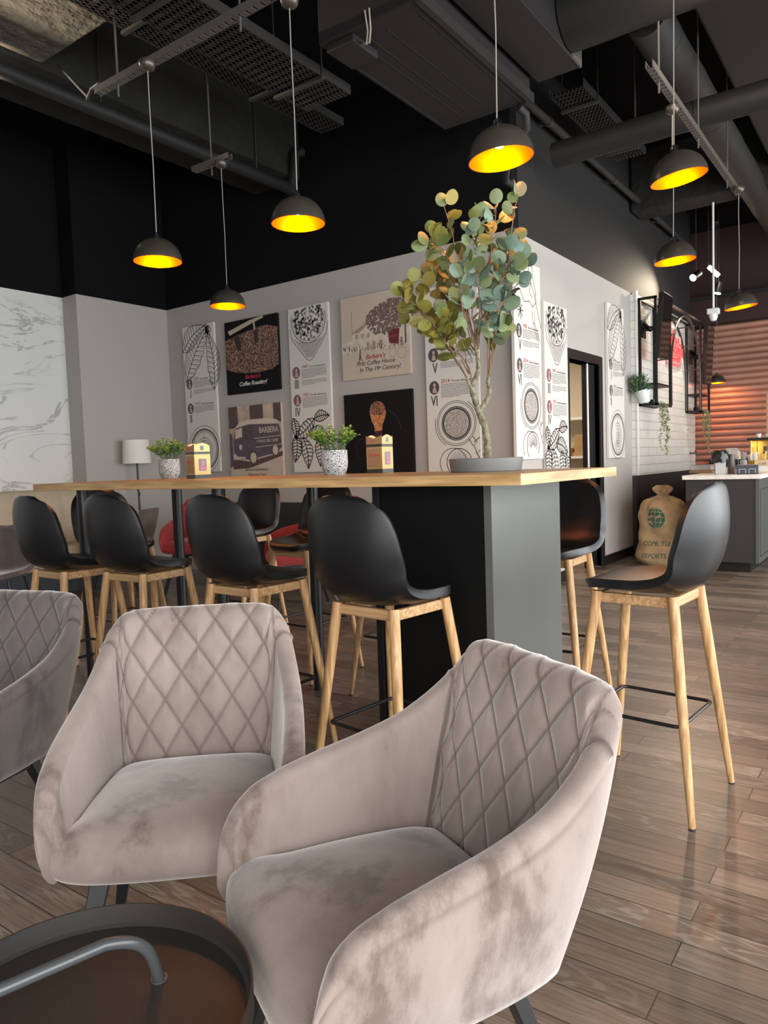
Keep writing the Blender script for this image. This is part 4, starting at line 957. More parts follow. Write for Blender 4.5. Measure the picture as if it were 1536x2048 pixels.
px_, pz_ = -6.11, 2.757
t = poster((px_, YA-.034, pz_), 'black poster of roasting coffee beans, upper left', black)
b = MB().poly([(.0, -.20), (.12, -.17), (.35, -.13), (.62, -.10), (.79, -.14), (.79, -.52), (.70, -.56), (.5, -.58), (.3, -.57), (.12, -.54), (0, -.50)], .0006); b.build('roasted_beans', grain_mat('bean_print', (.035, .018, .014), (.17, .08, .05), (.40, .24, .17), 95), t, smooth=False, fix=False)
b = MB().poly([(.05, -.10), (.40, -.02), (.58, 0), (.60, -.02), (.44, -.055), (.08, -.145)], .0012).poly([(.44, -.05), (.465, -.05), (.475, -.13), (.45, -.13)], .0012); b.build('chute', mat('cream_print', (.50, .42, .32), .8), t, smooth=False, fix=False)
b = MB().poly([(.13, -.17), (.22, -.16), (.26, -.28), (.20, -.33), (.16, -.25)], .0009).poly([(.44, -.13), (.52, -.12), (.50, -.25), (.46, -.29)], .0009); b.build('beam_shadows', mat('deep_brown_print', (.05, .028, .022), .8), t, smooth=False, fix=False)
b = MB(); write(b, "Barbera's", .40, -.63, .062, .25, 'CENTER', .001); b.build('red_lettering', mat('red_print', (.48, .03, .05), .8), t, smooth=False, fix=False)
b = MB(); write(b, "Coffee Roasting!", .40, -.70, .062, .25, 'CENTER', .0012); b.build('white_lettering', MT['inkwhite'], t, smooth=False, fix=False)

t = poster((-4.481, YA-.034, pz_), "sepia poster of the first coffee house with a big tree, upper right", sepia)
b = MB().poly([(.0, -.42), (.13, -.41), (.13, -.34), (.33, -.25), (.50, -.33), (.79, -.34), (.79, -.52), (0, -.53)], .0006); b.build('building', mat('pale_sepia_print', (.62, .53, .43), .8, noise=.15, nscale=14), t, smooth=False, fix=False)
b = MB().poly([(.12, -.345), (.33, -.245), (.36, -.255), (.22, -.345)], .0008)
for x in (.17, .24, .31): b.poly([(x, -.36), (x+.028, -.36), (x+.028, -.40), (x, -.40)], .0008)
for x in (.30, .37, .45, .60, .68): b.poly([(x, -.44), (x+.032, -.44), (x+.032, -.52), (x, -.52)], .0008)
b.build('roof_and_windows', sepm, t, smooth=False, fix=False)
rd = random.Random(4); b = MB()
for k in range(650):
    a = rd.uniform(0, 6.28); r_ = math.sqrt(rd.random()); x = .56+.26*r_*math.cos(a); z = -.24+.15*r_*math.sin(a)+.02*math.cos(x*9)
    if x > .785 or z > -.02: continue
    s = rd.uniform(.006, .016); q = rd.uniform(0, 3); ee = rd.uniform(.0008, .0016); b.add([(x+s*math.cos(q+i*1.257)*rd.uniform(.6, 1.2), -ee, z+s*math.sin(q+i*1.257)) for i in range(5)], [(0, 1, 2, 3, 4)])
b.poly([(.735, -.04), (.75, -.04), (.755, -.50), (.735, -.50)], .0012)
b.build('tree', mat('tree_print', (.17, .115, .10), .8, noise=.3, nscale=30), t, smooth=False, fix=False); b = MB()
for k in range(60):
    x = rd.uniform(.01, .74); z = rd.uniform(-.54, -.48); hh = rd.uniform(.012, .036); b.line([(x, z), (x+rd.uniform(-.004, .004), z+hh)], rd.uniform(.004, .009), .0011); b.disc((x, z+hh+.003), .0035, .004, .0012, 8)
b.line([(.215, -.60), (.225, -.50)], .02, .0011); b.line([(.205, -.63), (.225, -.56), (.25, -.63)], .01, .0011); b.line([(.13, -.13), (.135, -.36)], .004, .0011); ring(b, (.70, -.58), .05, .003); ring(b, (.60, -.57), .04, .003)
b.build('people', mat('people_print', (.19, .13, .11), .8), t, smooth=False, fix=False)
b = MB().poly([(.55, -.36), (.68, -.36), (.665, -.50), (.56, -.48)], .0013); b.build('banner', mat('maroon_print', (.15, .02, .03), .8), t, smooth=False, fix=False)
b = MB(); write(b, 'BARBERA', .615, -.43, .022, 0, 'CENTER', 0, .0018); ring(b, (.615, -.425), .04, .003); b.build('banner_lettering', mat('rose_print', (.45, .12, .12), .8), t, smooth=False, fix=False)
b = MB(); write(b, "Barbera's", .395, -.60, .060, .25, 'CENTER', .001); b.build('red_lettering', MT['inkred'], t, smooth=False, fix=False)
b = MB(); write(b, "First Coffee House", .395, -.655, .058, .25, 'CENTER', .0006); write(b, "In The 19", .32, -.715, .058, .25, 'CENTER', .0006); write(b, "th", .435, -.700, .030, .25, 'LEFT', .0004); write(b, "Century!", .47, -.715, .058, .25, 'LEFT', .0006); b.build('black_lettering', MT['ink'], t, smooth=False, fix=False)

t = poster((px_, YA-.034, 1.842), 'sepia poster of an old delivery van, lower left', sepia)
MB().poly([(0, 0), (.79, 0), (.79, -.40), (0, -.40)], .0005).build('facade', mat('facade_print', (.50, .38, .29), .8, noise=.25, nscale=9), t, smooth=False, fix=False)
b = MB().poly([(0, 0), (.14, 0), (.15, -.22), (0, -.24)], .0008).poly([(.33, 0), (.53, 0), (.53, -.18), (.33, -.20)], .0008).poly([(.68, 0), (.79, 0), (.79, -.20), (.68, -.18)], .0008); b.build('dark_doorways', sepd, t, smooth=False, fix=False)
pur = mat('faded_purple_print', (.11, .08, .10), .8, noise=.15, nscale=18)
MB().poly([(.06, -.36), (.10, -.24), (.20, -.20), (.74, -.205), (.77, -.26), (.785, -.46), (.70, -.52), (.30, -.58), (.16, -.57), (.06, -.50)], .0011).poly([(0, -.28), (.05, -.30), (.05, -.6), (.02, -.66), (0, -.66)], .0011).build('van_body', pur, t, smooth=False, fix=False)
MB().poly([(.09, -.235), (.16, -.175), (.30, -.15), (.62, -.15), (.73, -.175), (.76, -.20), (.74, -.215), (.30, -.20)], .0014).poly([(.10, -.25), (.20, -.23), (.20, -.33), (.09, -.35)], .0014).build('van_roof', mat('cream_roof_print', (.60, .52, .42), .8), t, smooth=False, fix=False)
MB().poly([(.24, -.24), (.36, -.23), (.36, -.34), (.24, -.36)], .0015).poly([(0, -.57), (.16, -.58), (.30, -.60), (.70, -.53), (.79, -.50), (.79, -.55), (.30, -.67), (.05, -.68)], .0009).build('dark_window', sepd, t, smooth=False, fix=False)
b = MB()
for x, z, r_ in ((.36, -.56, .062), (.69, -.49, .055)): b.disc((x, z), r_, r_*1.25, .0016)
b.build('wheels', sepd, t, smooth=False, fix=False); b = MB()
for x, z, r_ in ((.36, -.56, .045), (.69, -.49, .040)): b.disc((x, z), r_, r_*1.25, .0019)
b.disc((.17, -.44), .022, .030, .0019).line([(.10, -.55), (.24, -.56)], .02, .0019).line([(.38, -.355), (.78, -.34)], .006, .0019); b.line([(.40, -.45), (.78, -.43)], .006, .0019)
write(b, 'BARBERA', .46, -.30, .085, 0, 'LEFT', .001, .0021, .8); write(b, 'IL MAGO DEL CAFFE', .42, -.40, .040, 0, 'LEFT', .0006, .0021, .85); b.build('van_lettering', mat('cream_letter_print', (.60, .50, .40), .8), t, smooth=False, fix=False)
b = MB(); write(b, 'Second Generation', .40, -.70, .045, .2, 'CENTER', .0006); b.build('black_lettering', MT['ink'], t, smooth=False, fix=False)
b = MB(); write(b, 'Historical Van!', .40, -.755, .045, .2, 'CENTER', .0008); b.build('red_lettering', MT['inkred'], t, smooth=False, fix=False)

t = poster((-4.481, YA-.034, 1.842), 'black poster of a copper filter holder full of beans, lower right', black)
MB().disc((.40, -.17), .092, .085, .0008).build('beans', grain_mat('bean_heap_print', (.06, .02, .015), (.22, .08, .05), (.42, .20, .13), 110), t, smooth=False, fix=False)
MB().poly([(.31, -.19), (.36, -.215), (.44, -.215), (.49, -.17), (.50, -.20), (.475, -.27), (.455, -.30), (.445, -.36), (.36, -.365), (.355, -.31), (.33, -.27)], .0010).build('holder', mat('copper_print', (.50, .20, .07), .6, noise=.5, nscale=22), t, smooth=False, fix=False)
MB().poly([(.36, -.365), (.445, -.36), (.46, -.45), (.50, -.50), (.48, -.62), (.35, -.62), (.33, -.50), (.36, -.45)], .0009).build('handle', mat('dark_red_print', (.05, .012, .02), .7), t, smooth=False, fix=False)
b2 = MB(); ring(b2, (.45, -.42), .22, .004, .26, .2, 1.2); ring(b2, (.20, -.52), .07, .003, .09); b2.build('faint_rings', mat('faint_print', (.06, .03, .025), .7), t, smooth=False, fix=False)

# ------------------------------------------------------------------ left side: bench, side chair, floor lamp
t = thing('wall_bench', 'long beige upholstered bench along the marble wall', 'bench', (XM, 1.4, 0))
L_ = YC-1.4-.02
b = MB(); rows = []
for i in range(0, 121):
    y = L_*i/120; f = abs(math.sin(math.pi*y/.26))**.35; rows.append([(.02, y, .40), (.15+.03*f, y, .42), (.16+.035*f, y, .60), (.13+.035*f, y, .85), (.10+.03*f, y, .99), (.05, y, 1.02), (.005, y, 1.02)])
b.grid(rows); b.build('backrest', MT['beige'], t, angle=70)
MB().box((.005, 0, .24), (.56, L_, .46)).build('seat', MT['beige'], t, bevel=.03, seg=3)
b = MB().box((.005, 0, 0), (.50, L_, .24)); b.build('plinth', mat('dark_blue_grey_plinth', (.035, .042, .055), .6), t, smooth=False)
b = MB()
for y in np.arange(.35, L_, .5): b.box((.499, y, .01), (.502, y+.006, .24))
b.build('plinth_joint', MT['frameblack'], t, smooth=False)
t = thing('side_chair', 'grey upholstered side chair by the bench at the left edge', 'chair', (-5.40, 2.62, 0), math.radians(40))
rows = [[(x, y, z*.66-.04) for x, y, z in r] for r in shell_rows()]
# chair height shell: seat .45, back top .80
rows = []
for r in shell_rows():
    rows.append([(x*1.1, y*1.1, .45+(z-.72)*.98) for x, y, z in r])
sh = MB().grid(rows).build('shell', MT['velvetg'], t, angle=180); md = sh.modifiers.new('s', 'SOLIDIFY'); md.thickness = .035; md.offset = 0; md = sh.modifiers.new('b', 'BEVEL'); md.width = .013; md.segments = 3
for sx in (-1, 1):
    for sy in (-1, 1): MB().cone((sx*.15, sy*.14, .43), (sx*.21, sy*.21, 0), .012, .008, 12).build('leg', MT['blackmetal'], t)
P = onx(273, 905, -6.93)
t = thing('floor_lamp', 'floor lamp with white drum shade and thin black pole in the back left corner', 'floor lamp', (P.x, P.y, 0))
zt, zb = ony(272, 880, P.y).z, ony(274, 927, P.y).z; rb = .152
MB().lathe([(rb, zb), (rb*.92, zt), (rb*.91, zt), (rb*.985, zb)], n=48, close=True).build('lamp_shade', MT['lampshade'], t, angle=50)
MB().cone((0, 0, .02), (0, 0, zt-.04), .010, .010, 14).lathe([(.001, 0), (.13, 0), (.13, .012), (.02, .022), (.001, .022)], n=36).build('pole', MT['blackmetal'], t)
MB().tube([(0, 0, zb+.02), (.01, 0, 1.05), (-.02, -.01, .98), (.025, 0, .93), (.0, 0, .88), (.012, 0, .6), (0, 0, .05)], .004, 6).build('cord', MT['cord'], t)
for k in range(3):
    a = k*2.094; MB().bar((0, 0, zt-.03), (rb*.85*math.cos(a), rb*.85*math.sin(a), zt-.02), .004).build('spoke', MT['blackmetal'], t, smooth=False)

# ------------------------------------------------------------------ tiled wall: frames, screens, arch, neon, plants
FX0, FX1 = XB+.065, XB+.275
def metal_frame(y0, y1, lab, z0=1.74, z1=2.99, zs=1.98):
    t = thing('metal_shelf_frame', lab, 'wall frame', (FX0, y0, z0)); b = MB(); w = .028; d = FX1-FX0; h = z1-z0; L = y1-y0
    for x in (w/2, d-w/2):
        for y in (w/2, L-w/2): b.bar((x, y, 0), (x, y, h), w, w, (0, 1, 0))
        for z in (w/2, h-w/2): b.bar((x, 0, z), (x, L, z), w)
    for y in (w/2, L-w/2):
        for z in (w/2, h-w/2): b.bar((0, y, z), (d, y, z), w)
    b.build('frame', MT['frameblack'], t, smooth=False)
    MB().box((.004, .004, zs-z0), (d-.004, L-.004, zs-z0+.02)).build('shelf', MT['frameblack'], t, smooth=False)
    MB().box((.002, .01, .006), (d-.006, L-.01, .016)).build('bottom_shelf', MT['frameblack'], t, smooth=False)
    return t
metal_frame(8.79, 9.42, 'near black metal frame with shelf fixed to the white tiles')
metal_frame(10.98, 11.52, 'far black metal frame beside the corrugated shutter')
def screen(y, lab, tilt, W_=.56, H_=.86, z=2.98):
    t = thing('wall_screen', lab, 'screen', (FX1-.01, y, z-H_)); 
    def tl(x, h): return x+ (h/H_)*math.tan(math.radians(tilt))*H_
    for nm, a, c, m in (('casing', (0, 0, 0), (.055, W_, H_), MT['frameblack']), ('glass', (.055, .012, .012), (.057, W_-.012, H_-.012), MT['screen'])):
        b = MB().box(a, c); b.v = [(tl(x, zz), yy, zz) for x, yy, zz in b.v]; b.build(nm, m, t, smooth=False, bevel=.002 if nm == 'casing' else 0)
    b = MB().bar((-.16, W_/2, H_*.50), (.02, W_/2, H_*.50), .03, .05).box((-.18, W_/2-.08, H_*.5-.1), (-.165, W_/2+.08, H_*.5+.1)).bar((-.17, W_/2, H_*.5+.08), (-.06, W_/2-.1, H_*.5-.04), .03); b.build('bracket', MT['blackmetal'], t, smooth=False)
screen(8.70, 'tilted black wall screen over the near metal frame', 5, .40, .72, 3.0)
screen(11.0, 'black wall screen over the far metal frame, reflecting the shutter', 3, .40, .80, 2.94)
t = thing('metal_arch', 'black metal double arch between the two wall frames', 'wall arch', (FX0, 10.2, 2.18))
b = MB(); R1 = .76
for x in (.012, .20):
    b.tube([(x, -R1, -.42)]+[(x, R1*math.cos(a), R1*math.sin(a)) for a in np.linspace(math.pi, 0, 40)]+[(x, R1, -.42)], .014, 8)
    b.bar((x, -.78, .80), (x, .78, .80), .026)
for a in np.linspace(.2, math.pi-.2, 7): b.bar((.012, R1*math.cos(a), R1*math.sin(a)), (.20, R1*math.cos(a), R1*math.sin(a)), .014)
b.build('arch_tubes', MT['steel'], t)
t = thing('neon_sign', 'glowing red neon sign with flame-like crown on the white tiles', 'neon sign', (XB+.10, 10.0, 2.38), math.pi/2)
def neon_text(txt, x, z, size, r, sh=.3):
    vs, fs = text_geo(txt, size, sh, 'LEFT', 0.0); b.add([(x+p[0], -.012, z+p[1]) for p in vs]+[(x+p[0], .006, z+p[1]) for p in vs], [f for f in fs]+[tuple(i+len(vs) for i in f[::-1]) for f in fs])
b = MB(); neon_text('Barbera', .02, .12, .20, .008); neon_text('Since 1870', .16, .02, .095, .005, .1)
b.tube([(.0, 0, .10), (.2, 0, .095), (.45, 0, .10), (.66, 0, .10)], .006, 8).tube([(.0, 0, .11), (.0, 0, .05), (.06, 0, -.0), (.14, 0, -.03), (.4, 0, -.03), (.56, 0, -.02)], .006, 8)
b.tube([(0, 0, .11), (-.02, 0, .24), (.05, 0, .22), (.08, 0, .32), (.14, 0, .26), (.20, 0, .42), (.26, 0, .27), (.33, 0, .33), (.38, 0, .26), (.46, 0, .34), (.52, 0, .24), (.58, 0, .27), (.64, 0, .17), (.66, 0, .10)], .006, 8)
b.build('neon_tube', MT['neon'], t, fix=False)
b = MB().box((-.03, .022, -.05), (.69, .028, .38)); b.build('backplate', MT['glass'], t, smooth=False)
d = bpy.data.lights.new('neon_light', 'POINT'); d.energy = 1.5; d.color = (1, .08, .06); d.shadow_soft_size = .15
l = bpy.data.objects.new('neon_light', d); SC.collection.objects.link(l); l.parent = t; l.location = (.33, -.12, .15)
def foliage_blob(pts_fn, n, L, matn, name, parent, seed, w=.45):
    rd = random.Random(seed); lv, tn = MB(), []
    for k in range(n):
        q, d = pts_fn(rd); d = d.normalized(); nn = Vector((rd.uniform(-1, 1), rd.uniform(-1, 1), rd.uniform(0, 1))); s = d.cross(nn).normalized(); l = L*rd.uniform(.7, 1.2)
        lv.add([q, q+d*l*.5+s*l*w/2, q+d*l, q+d*l*.5-s*l*w/2], [(0, 1, 2, 3)]); tn += [rd.random()]*4
    o = lv.build(name, MT[matn], parent, fix=False, smooth=False); add_tint(o, tn); return o
t = thing('hanging_plant', 'white tilted pot with bushy green plant on the near metal frame', 'potted plant', (FX0+.10, 8.685, 1.77)); MB().tube([(0, .07, .12), (0, .12, .16), (.0, .13, .20)], .005, 8).build('hook', MT['blackmetal'], t); t.rotation_euler = (math.radians(8), math.radians(-10), 0)
MB().lathe([(.001, 0), (.058, 0), (.085, .15), (.078, .15), (.07, .13), (.001, .13)], n=32).build('pot', MT['greencan'], t)
foliage_blob(lambda rd: ((lambda a, r_, z: (Vector((r_*math.cos(a)-z*.18, r_*math.sin(a)-.02, .13+z)), Vector((math.cos(a), math.sin(a), rd.uniform(0, 1.5)))))(rd.uniform(0, 6.28), rd.uniform(0, .11), rd.uniform(0, .22)*rd.uniform(.5, 1))), 420, .05, 'fern', 'foliage', t, 2, .35)
st_ = MB()
for k in range(7): a = k*.9; st_.tube([(0, 0, .1), (.04*math.cos(a), .04*math.sin(a), .2), (.09*math.cos(a)-.04, .09*math.sin(a), .34)], .003, 5)
st_.build('stems', MT['fern'], t)
def trailing(y, lab, seed, ys_):
    t = thing('trailing_plant', lab, 'trailing plant', (FX1-.05, y, 1.77)); rd = random.Random(seed); strands = []; b = MB()
    for dy, ln in ys_:
        pts = [Vector((0, dy, .03)), Vector((.06, dy, .0))]+[Vector((.07+rd.uniform(-.012, .012), dy+rd.uniform(-.02, .02), -ln*u)) for u in np.linspace(.08, 1, 9)]; b.tube(pts, .0018, 5); strands.append(pts)
    b.build('stems', MT['trail'], t)
    def f(rd):
        s = rd.choice(strands); i = rd.randrange(1, len(s)-1); q = s[i].lerp(s[i+1], rd.random()); return q, Vector((rd.uniform(-1, 1), rd.uniform(-1, 1), rd.uniform(-.8, .4)))
    foliage_blob(f, 60*len(ys_), .030, 'trail', 'foliage', t, seed, .7)
    MB().lathe([(.001, -.012), (.04, -.012), (.052, .05), (.045, .05), (.001, .04)], (-.06, 0, 0), 20).build('pot', MT['blackmetal'], t)
trailing(9.0, 'trailing plant hanging from the near metal frame over the tiles', 4, ((-.16, .55), (-.08, .28), (0.0, .32), (.10, .62), (.14, .45)))
trailing(11.2, 'trailing plant hanging from the far metal frame over the shutter', 6, ((-.18, .42), (-.05, .25), (.08, .55), (.14, .62), (.17, .4)))
t = thing('wall_socket', 'small double wall socket on the white tiles below the far frame', 'socket', (XB+.062, 10.95, 1.46)); MB().box((0, 0, 0), (.01, .18, .09)).build('plate', MT['whiteplastic'], t, smooth=False); MB().box((.01, .03, .03), (.012, .06, .06)).box((.01, .12, .03), (.012, .15, .06)).build('opening', MT['inkgrey'], t, smooth=False)

# ------------------------------------------------------------------ jute sack, bin
P = Vector((-2.16, 8.12, 0)); rz = math.atan2(-P.x, P.y)*1.0
t = thing('jute_sack', 'full jute sack with green globe print tied at the top, on the floor', 'sack', P, rz)
def sack_r(z):
    return float(crom([(0, .25), (.04, .285), (.15, .275), (.30, .260), (.45, .255), (.58, .240), (.64, .215), (.69, .150), (.715, .070), (.735, .034), (.75, .045), (.78, .065), (.815, .06), (.84, .02)], [z])[0][0])
def sack_pt(a, z, e=0):
    r = sack_r(z); wob = .010*math.sin(9*z+2*a)+.007*math.sin(31*z+3*a+1)+.012*math.sin(5*a+7*z)*min(1, z*3)*(1 if z < .7 else .3)
    if z > .56: wob += .010*math.sin(14*a)*(z-.56)/.15
    if z > .75: wob += .022*math.sin(5*a+20*z)
    rr = max(.01, r+wob)+e
    return (rr*math.cos(a)*1.03-.03*(z-.4), rr*.80*math.sin(a), z)
rows = []
for i in range(90):
    z = .839*i/89; rows.append([sack_pt(2*math.pi*k/96, z) for k in range(97)])
MB().grid(rows).build('sackcloth', MT['sack'], t, angle=80)
def on_sack(mb, pts2, faces, e=.004):   # (X, Z) drawing wrapped on the front of the sack
    vs = []
    for X, Z in pts2:
        a = -math.pi/2+X/.255; vs.append(sack_pt(a, Z, e))
    mb.add(vs, faces)
gl = MB(); n = 40; cxs, czs, rs_ = -.085, .50, .098
rings = 7; pts2 = [(cxs, czs)]; fs = []
for q in range(1, rings+1):
    for k in range(n): a = 2*math.pi*k/n; pts2.append((cxs+rs_*q/rings*math.cos(a)*.95, czs+rs_*q/rings*math.sin(a)*1.12))
fs = [(0, 1+k, 1+(k+1) % n) for k in range(n)]
for q in range(rings-1):
    for k in range(n): o_ = 1+q*n; fs.append((o_+k, o_+n+k, o_+n+(k+1) % n, o_+(k+1) % n))
on_sack(gl, pts2, fs); gl.build('globe_print', MT['green'], t, fix=False)
gw = MB()
def sline(pts, w, e=.006):
    tmp = MB().line(pts, w); on_sack(gw, [(v[0], v[2]) for v in tmp.v], tmp.f, e)
for k in (-.6, -.1, .45): sline([(cxs+.1*k*math.sin(a)*1.0+.01, czs-.105*math.cos(a)) for a in np.linspace(0, math.pi, 14)], .006)
for k in (-.5, 0, .5): sline([(cxs+x, czs+k*.11+.012*math.cos(x*12)) for x in np.linspace(-.09*math.sqrt(1-k*k), .09*math.sqrt(1-k*k), 12)], .006)
for a_, b_ in (((-.18, .50), (-.10, .52)), ((-.17, .46), (-.12, .44))): sline([a_, ((a_[0]+b_[0])/2, (a_[1]+b_[1])/2+.008), b_], .022)
sline([(-.09, .49), (-.06, .515), (-.03, .525)], .024)
gw.build('globe_lines', MT['sack'], t, fix=False)
tx = MB()
for s_, x, z, sz in (('COPR. TUI LTD', -.215, .205, .072), ('EXPORTS ONLY', -.225, .075, .070)):
    vs, fs = text_geo(s_, sz, .1, 'LEFT', .0006); on_sack(tx, [(x+p[0]*.78, z+p[1]) for p in vs], fs, .005)
tx.build('stencil_lettering', MT['green'], t, fix=False)
MB().tube([sack_pt(2*math.pi*k/24, .735, .004) for k in range(24)], .006, 6, closed=True).build('tie', MT['sack'], t)
t = thing('waste_bin', 'black waste bin in the shadow behind the jute sack', 'bin', (-2.42, 8.95, 0))
MB().lathe([(.001, 0), (.15, 0), (.165, .60), (.001, .60)], n=32).build('body', MT['blackmetal'], t); MB().lathe([(.17, .60), (.175, .62), (.15, .67), (.001, .69)], n=32).build('lid', mat('dark_green_lid', (.02, .035, .03), .3), t)

# ------------------------------------------------------------------ serving counter
t = thing('serving_counter', 'dark panelled serving counter with white stone worktop at the right', 'counter', (-1.51, 9.45, 0))
X0, X1, YA0, YA1, CZ = -.335, .335, -1.78, 2.2, .95
MB().box((X0-.015, YA0-.03, CZ-.042), (X1+.015, YA1, CZ)).build('worktop', MT['stonetop'], t, smooth=False, bevel=.003)
b = MB().box((X0+.01, YA0+.015, .10), (X1-.03, YA1, CZ-.042)); b.build('body', MT['darkpanel'], t, smooth=False)
MB().box((X0+.03, YA0+.10, 0), (X1-.09, YA1, .10)).build('plinth', MT['frameblack'], t, smooth=False)
b = MB().box((X1-.03, YA0, .10), (X1, YA1, CZ-.042)); b.build('side_panel', MT['panelgrey'], t, smooth=False)
b = MB()
for y0, y1 in ((YA0+.06, YA0+1.25), (YA0+1.33, YA0+2.5), (YA0+2.6, YA1-.05)):
    for z in (.16, .80): b.box((X1-.001, y0, z), (X1+.004, y1, z+.007)); 
    for y in (y0, y1): b.box((X1-.001, y, .16), (X1+.004, y+.007, .80))
b.build('panel_moulding', MT['darkpanel'], t, smooth=False)
def at(u, v, z=.95): p = onz(u, v, z); return p
def top_pt(u, y): r = ray(u, 930); x = r.x*y/r.y; return Vector((x, y, .95))
t = thing('waste_container', 'grey container with a black bag folded over its rim on the counter', 'container', top_pt(1440, 7.80))
MB().lathe([(.001, 0), (.062, 0), (.072, .175), (.001, .175)], n=4, a0=math.pi/4+.3).build('container', MT['greyplastic'], t, smooth=False)
rows = []
for i, (r_, z) in enumerate(((.076, .12), (.082, .16), (.076, .20), (.070, .225), (.055, .235), (.03, .20), (.005, .17))): rows.append([((r_+.008*math.sin(k*1.3+i*2))*math.cos(2*math.pi*k/30), (r_+.008*math.sin(k*1.3+i*2))*math.sin(2*math.pi*k/30), z+.008*math.sin(k*1.7+i)) for k in range(31)])
MB().grid(rows).build('bag', MT['blackbag'], t)
t = thing('steel_pitcher', 'small steel pitcher standing right beside the grey container', 'pitcher', top_pt(1463, 8.02)); MB().lathe([(.001, 0), (.035, 0), (.038, .08), (.030, .14), (.034, .20), (.028, .20), (.001, .05)], n=28).build('body', MT['galv'], t); MB().tube([(.036, 0, .15), (.062, 0, .13), (.060, 0, .07), (.037, 0, .05)], .005, 8).build('handle', MT['galv'], t)
t = thing('payment_terminal', 'dark blue till box with two outlined panels on the counter', 'till box', top_pt(1495, 7.84), math.radians(8)); MB().box((-.095, -.06, 0), (.095, .06, .085)).build('body', MT['navy'], t, smooth=False, bevel=.006); MB().box((-.092, -.055, .085), (.092, .055, .092)).build('lid', mat('mauve_grey_lid', (.20, .17, .19), .5), t, smooth=False)
b = MB()
for x in (-.07, .015):
    for a, c in (((x, .012), (x, .05)), ((x, .05), (x+.055, .05)), ((x+.055, .05), (x+.055, .012))): b.bar((a[0], -.061, a[1]), (c[0], -.061, c[1]), .003)
b.build('outline', MT['inkwhite'], t, smooth=False)
def cup(u, y, lab, m, r=.03, h=.10, z=.95, fill=None, n=14):
    t = thing('utensil_cup', lab, 'cup', top_pt(u, y)+Vector((0, 0, z-.95))); MB().lathe([(.001, 0), (r*.8, 0), (r, h), (r*.93, h), (r*.75, .008), (.001, .008)], n=28).build('cup', m, t)
    if fill:
        b = MB(); rd = random.Random(int(u))
        for k in range(n): a = rd.uniform(0, 6.28); q = rd.uniform(0, r*.6); b.tube([(q*math.cos(a), q*math.sin(a), .01), (q*1.9*math.cos(a), q*1.9*math.sin(a), h+rd.uniform(.05, .09))], .0032, 6)
        b.build('straws', fill, t)
cup(1487, 8.25, 'glass of pale straws behind the dark till box', MT['glass'], .035, .13, .95, MT['greyplastic'], 18)
cup(1504, 8.30, 'brass holder full of white straws behind the till box', MT['brass'], .05, .085, .99, MT['whiteplastic'], 22)
cup(1527, 8.2, 'kraft cup with wooden stirrers near the right edge', MT['kraft'], .05, .11, .97, MT['goldcard'], 12)
t = thing('stirrer_box', 'cream cardboard box with small lettering at the right end of the counter', 'box', top_pt(1527, 7.98)); MB().box((-.065, -.05, 0), (.065, .05, .13)).build('box', mat('cream_card', (.62, .47, .30), .6), t, smooth=False, bevel=.002); MB().box((-.05, -.0515, .02), (.05, -.05, .07)).build('label', MT['inkwhite'], t, smooth=False); q = MB(); write(q, 'CAFE', 0, .085, .03, 0, 'CENTER', 0, .0512); q.build('lettering', MT['ink'], t, smooth=False)
t = thing('cake_stand', 'clear plastic domed food cover on a low stand', 'cake stand', top_pt(1464, 8.6)); MB().lathe([(.001, 0), (.05, 0), (.012, .02), (.012, .13), (.11, .14), (.11, .15), (.001, .15)], n=4, a0=.78).build('stand', MT['greyplastic'], t, smooth=False); MB().lathe([(.115, .15), (.095, .22), (.07, .26), (.001, .262)], n=4, a0=.78).build('cover', MT['glass'], t, smooth=False); 
t = thing('display_tray', 'low dark display tray with clear lids beside the tiled wall', 'tray', top_pt(1408, 8.6)); MB().box((-.12, -.16, 0), (.12, .16, .03)).build('tray', MT['copper'], t, smooth=False, bevel=.006); MB().box((-.11, -.15, .03), (.11, .15, .09)).build('lid', MT['glass'], t, smooth=False, bevel=.01)
# back worktop along the shutter and the espresso machine
t = thing('back_counter', 'dark back counter with stone top in front of the shutter', 'counter', (-1.0, 12.1, 0))
MB().box((-1.6, -.35, 0), (3.5, .30, .90)).build('body', MT['darkpanel'], t, smooth=False); MB().box((-1.62, -.37, .90), (3.5, .30, .94)).build('worktop', MT['stonetop'], t, smooth=False); MB().box((-1.6, .26, .94), (3.5, .32, 1.06)).build('upstand', MT['frameblack'], t, smooth=False)
t = thing('espresso_machine', 'brass espresso machine cut off by the right edge of the photo', 'coffee machine', top_pt(1522, 9.2), math.radians(0))
MB().box((-.07, -.25, .06), (.42, .25, .10)).box((-.07, -.25, .10), (-.055, .25, .34)).box((-.055, .10, .10), (.42, .25, .34)).build('body', MT['brass'], t, smooth=False, bevel=.006)
MB().box((-.10, -.28, .34), (.45, .28, .365)).build('top_tray', MT['blackmetal'], t, smooth=False, bevel=.004)
for x, y in ((-.03, -.2), (.38, -.2), (-.03, .2), (.38, .2)): MB().cone((x, y, 0), (x, y, .06), .018, .014, 14).build('foot', MT['blackmetal'], t)
for x in (.06, .24): 
    g = MB().cone((x, .0, .22), (x, .0, .27), .035, .035, 20).build('group_head', MT['galv'], t); MB().bar((x, 0, .21), (x, -.19, .20), .022).build('portafilter_handle', MT['blackmetal'], g, smooth=False)
b = MB()
for k in range(6): b.lathe([(.001, .366), (.022, .366), (.030, .41), (.026, .41), (.001, .372)], (.0+.07*(k % 6), -.15+.12*(k % 2), 0), 16)
b.build('stacked_cups', MT['whiteplastic'], t)
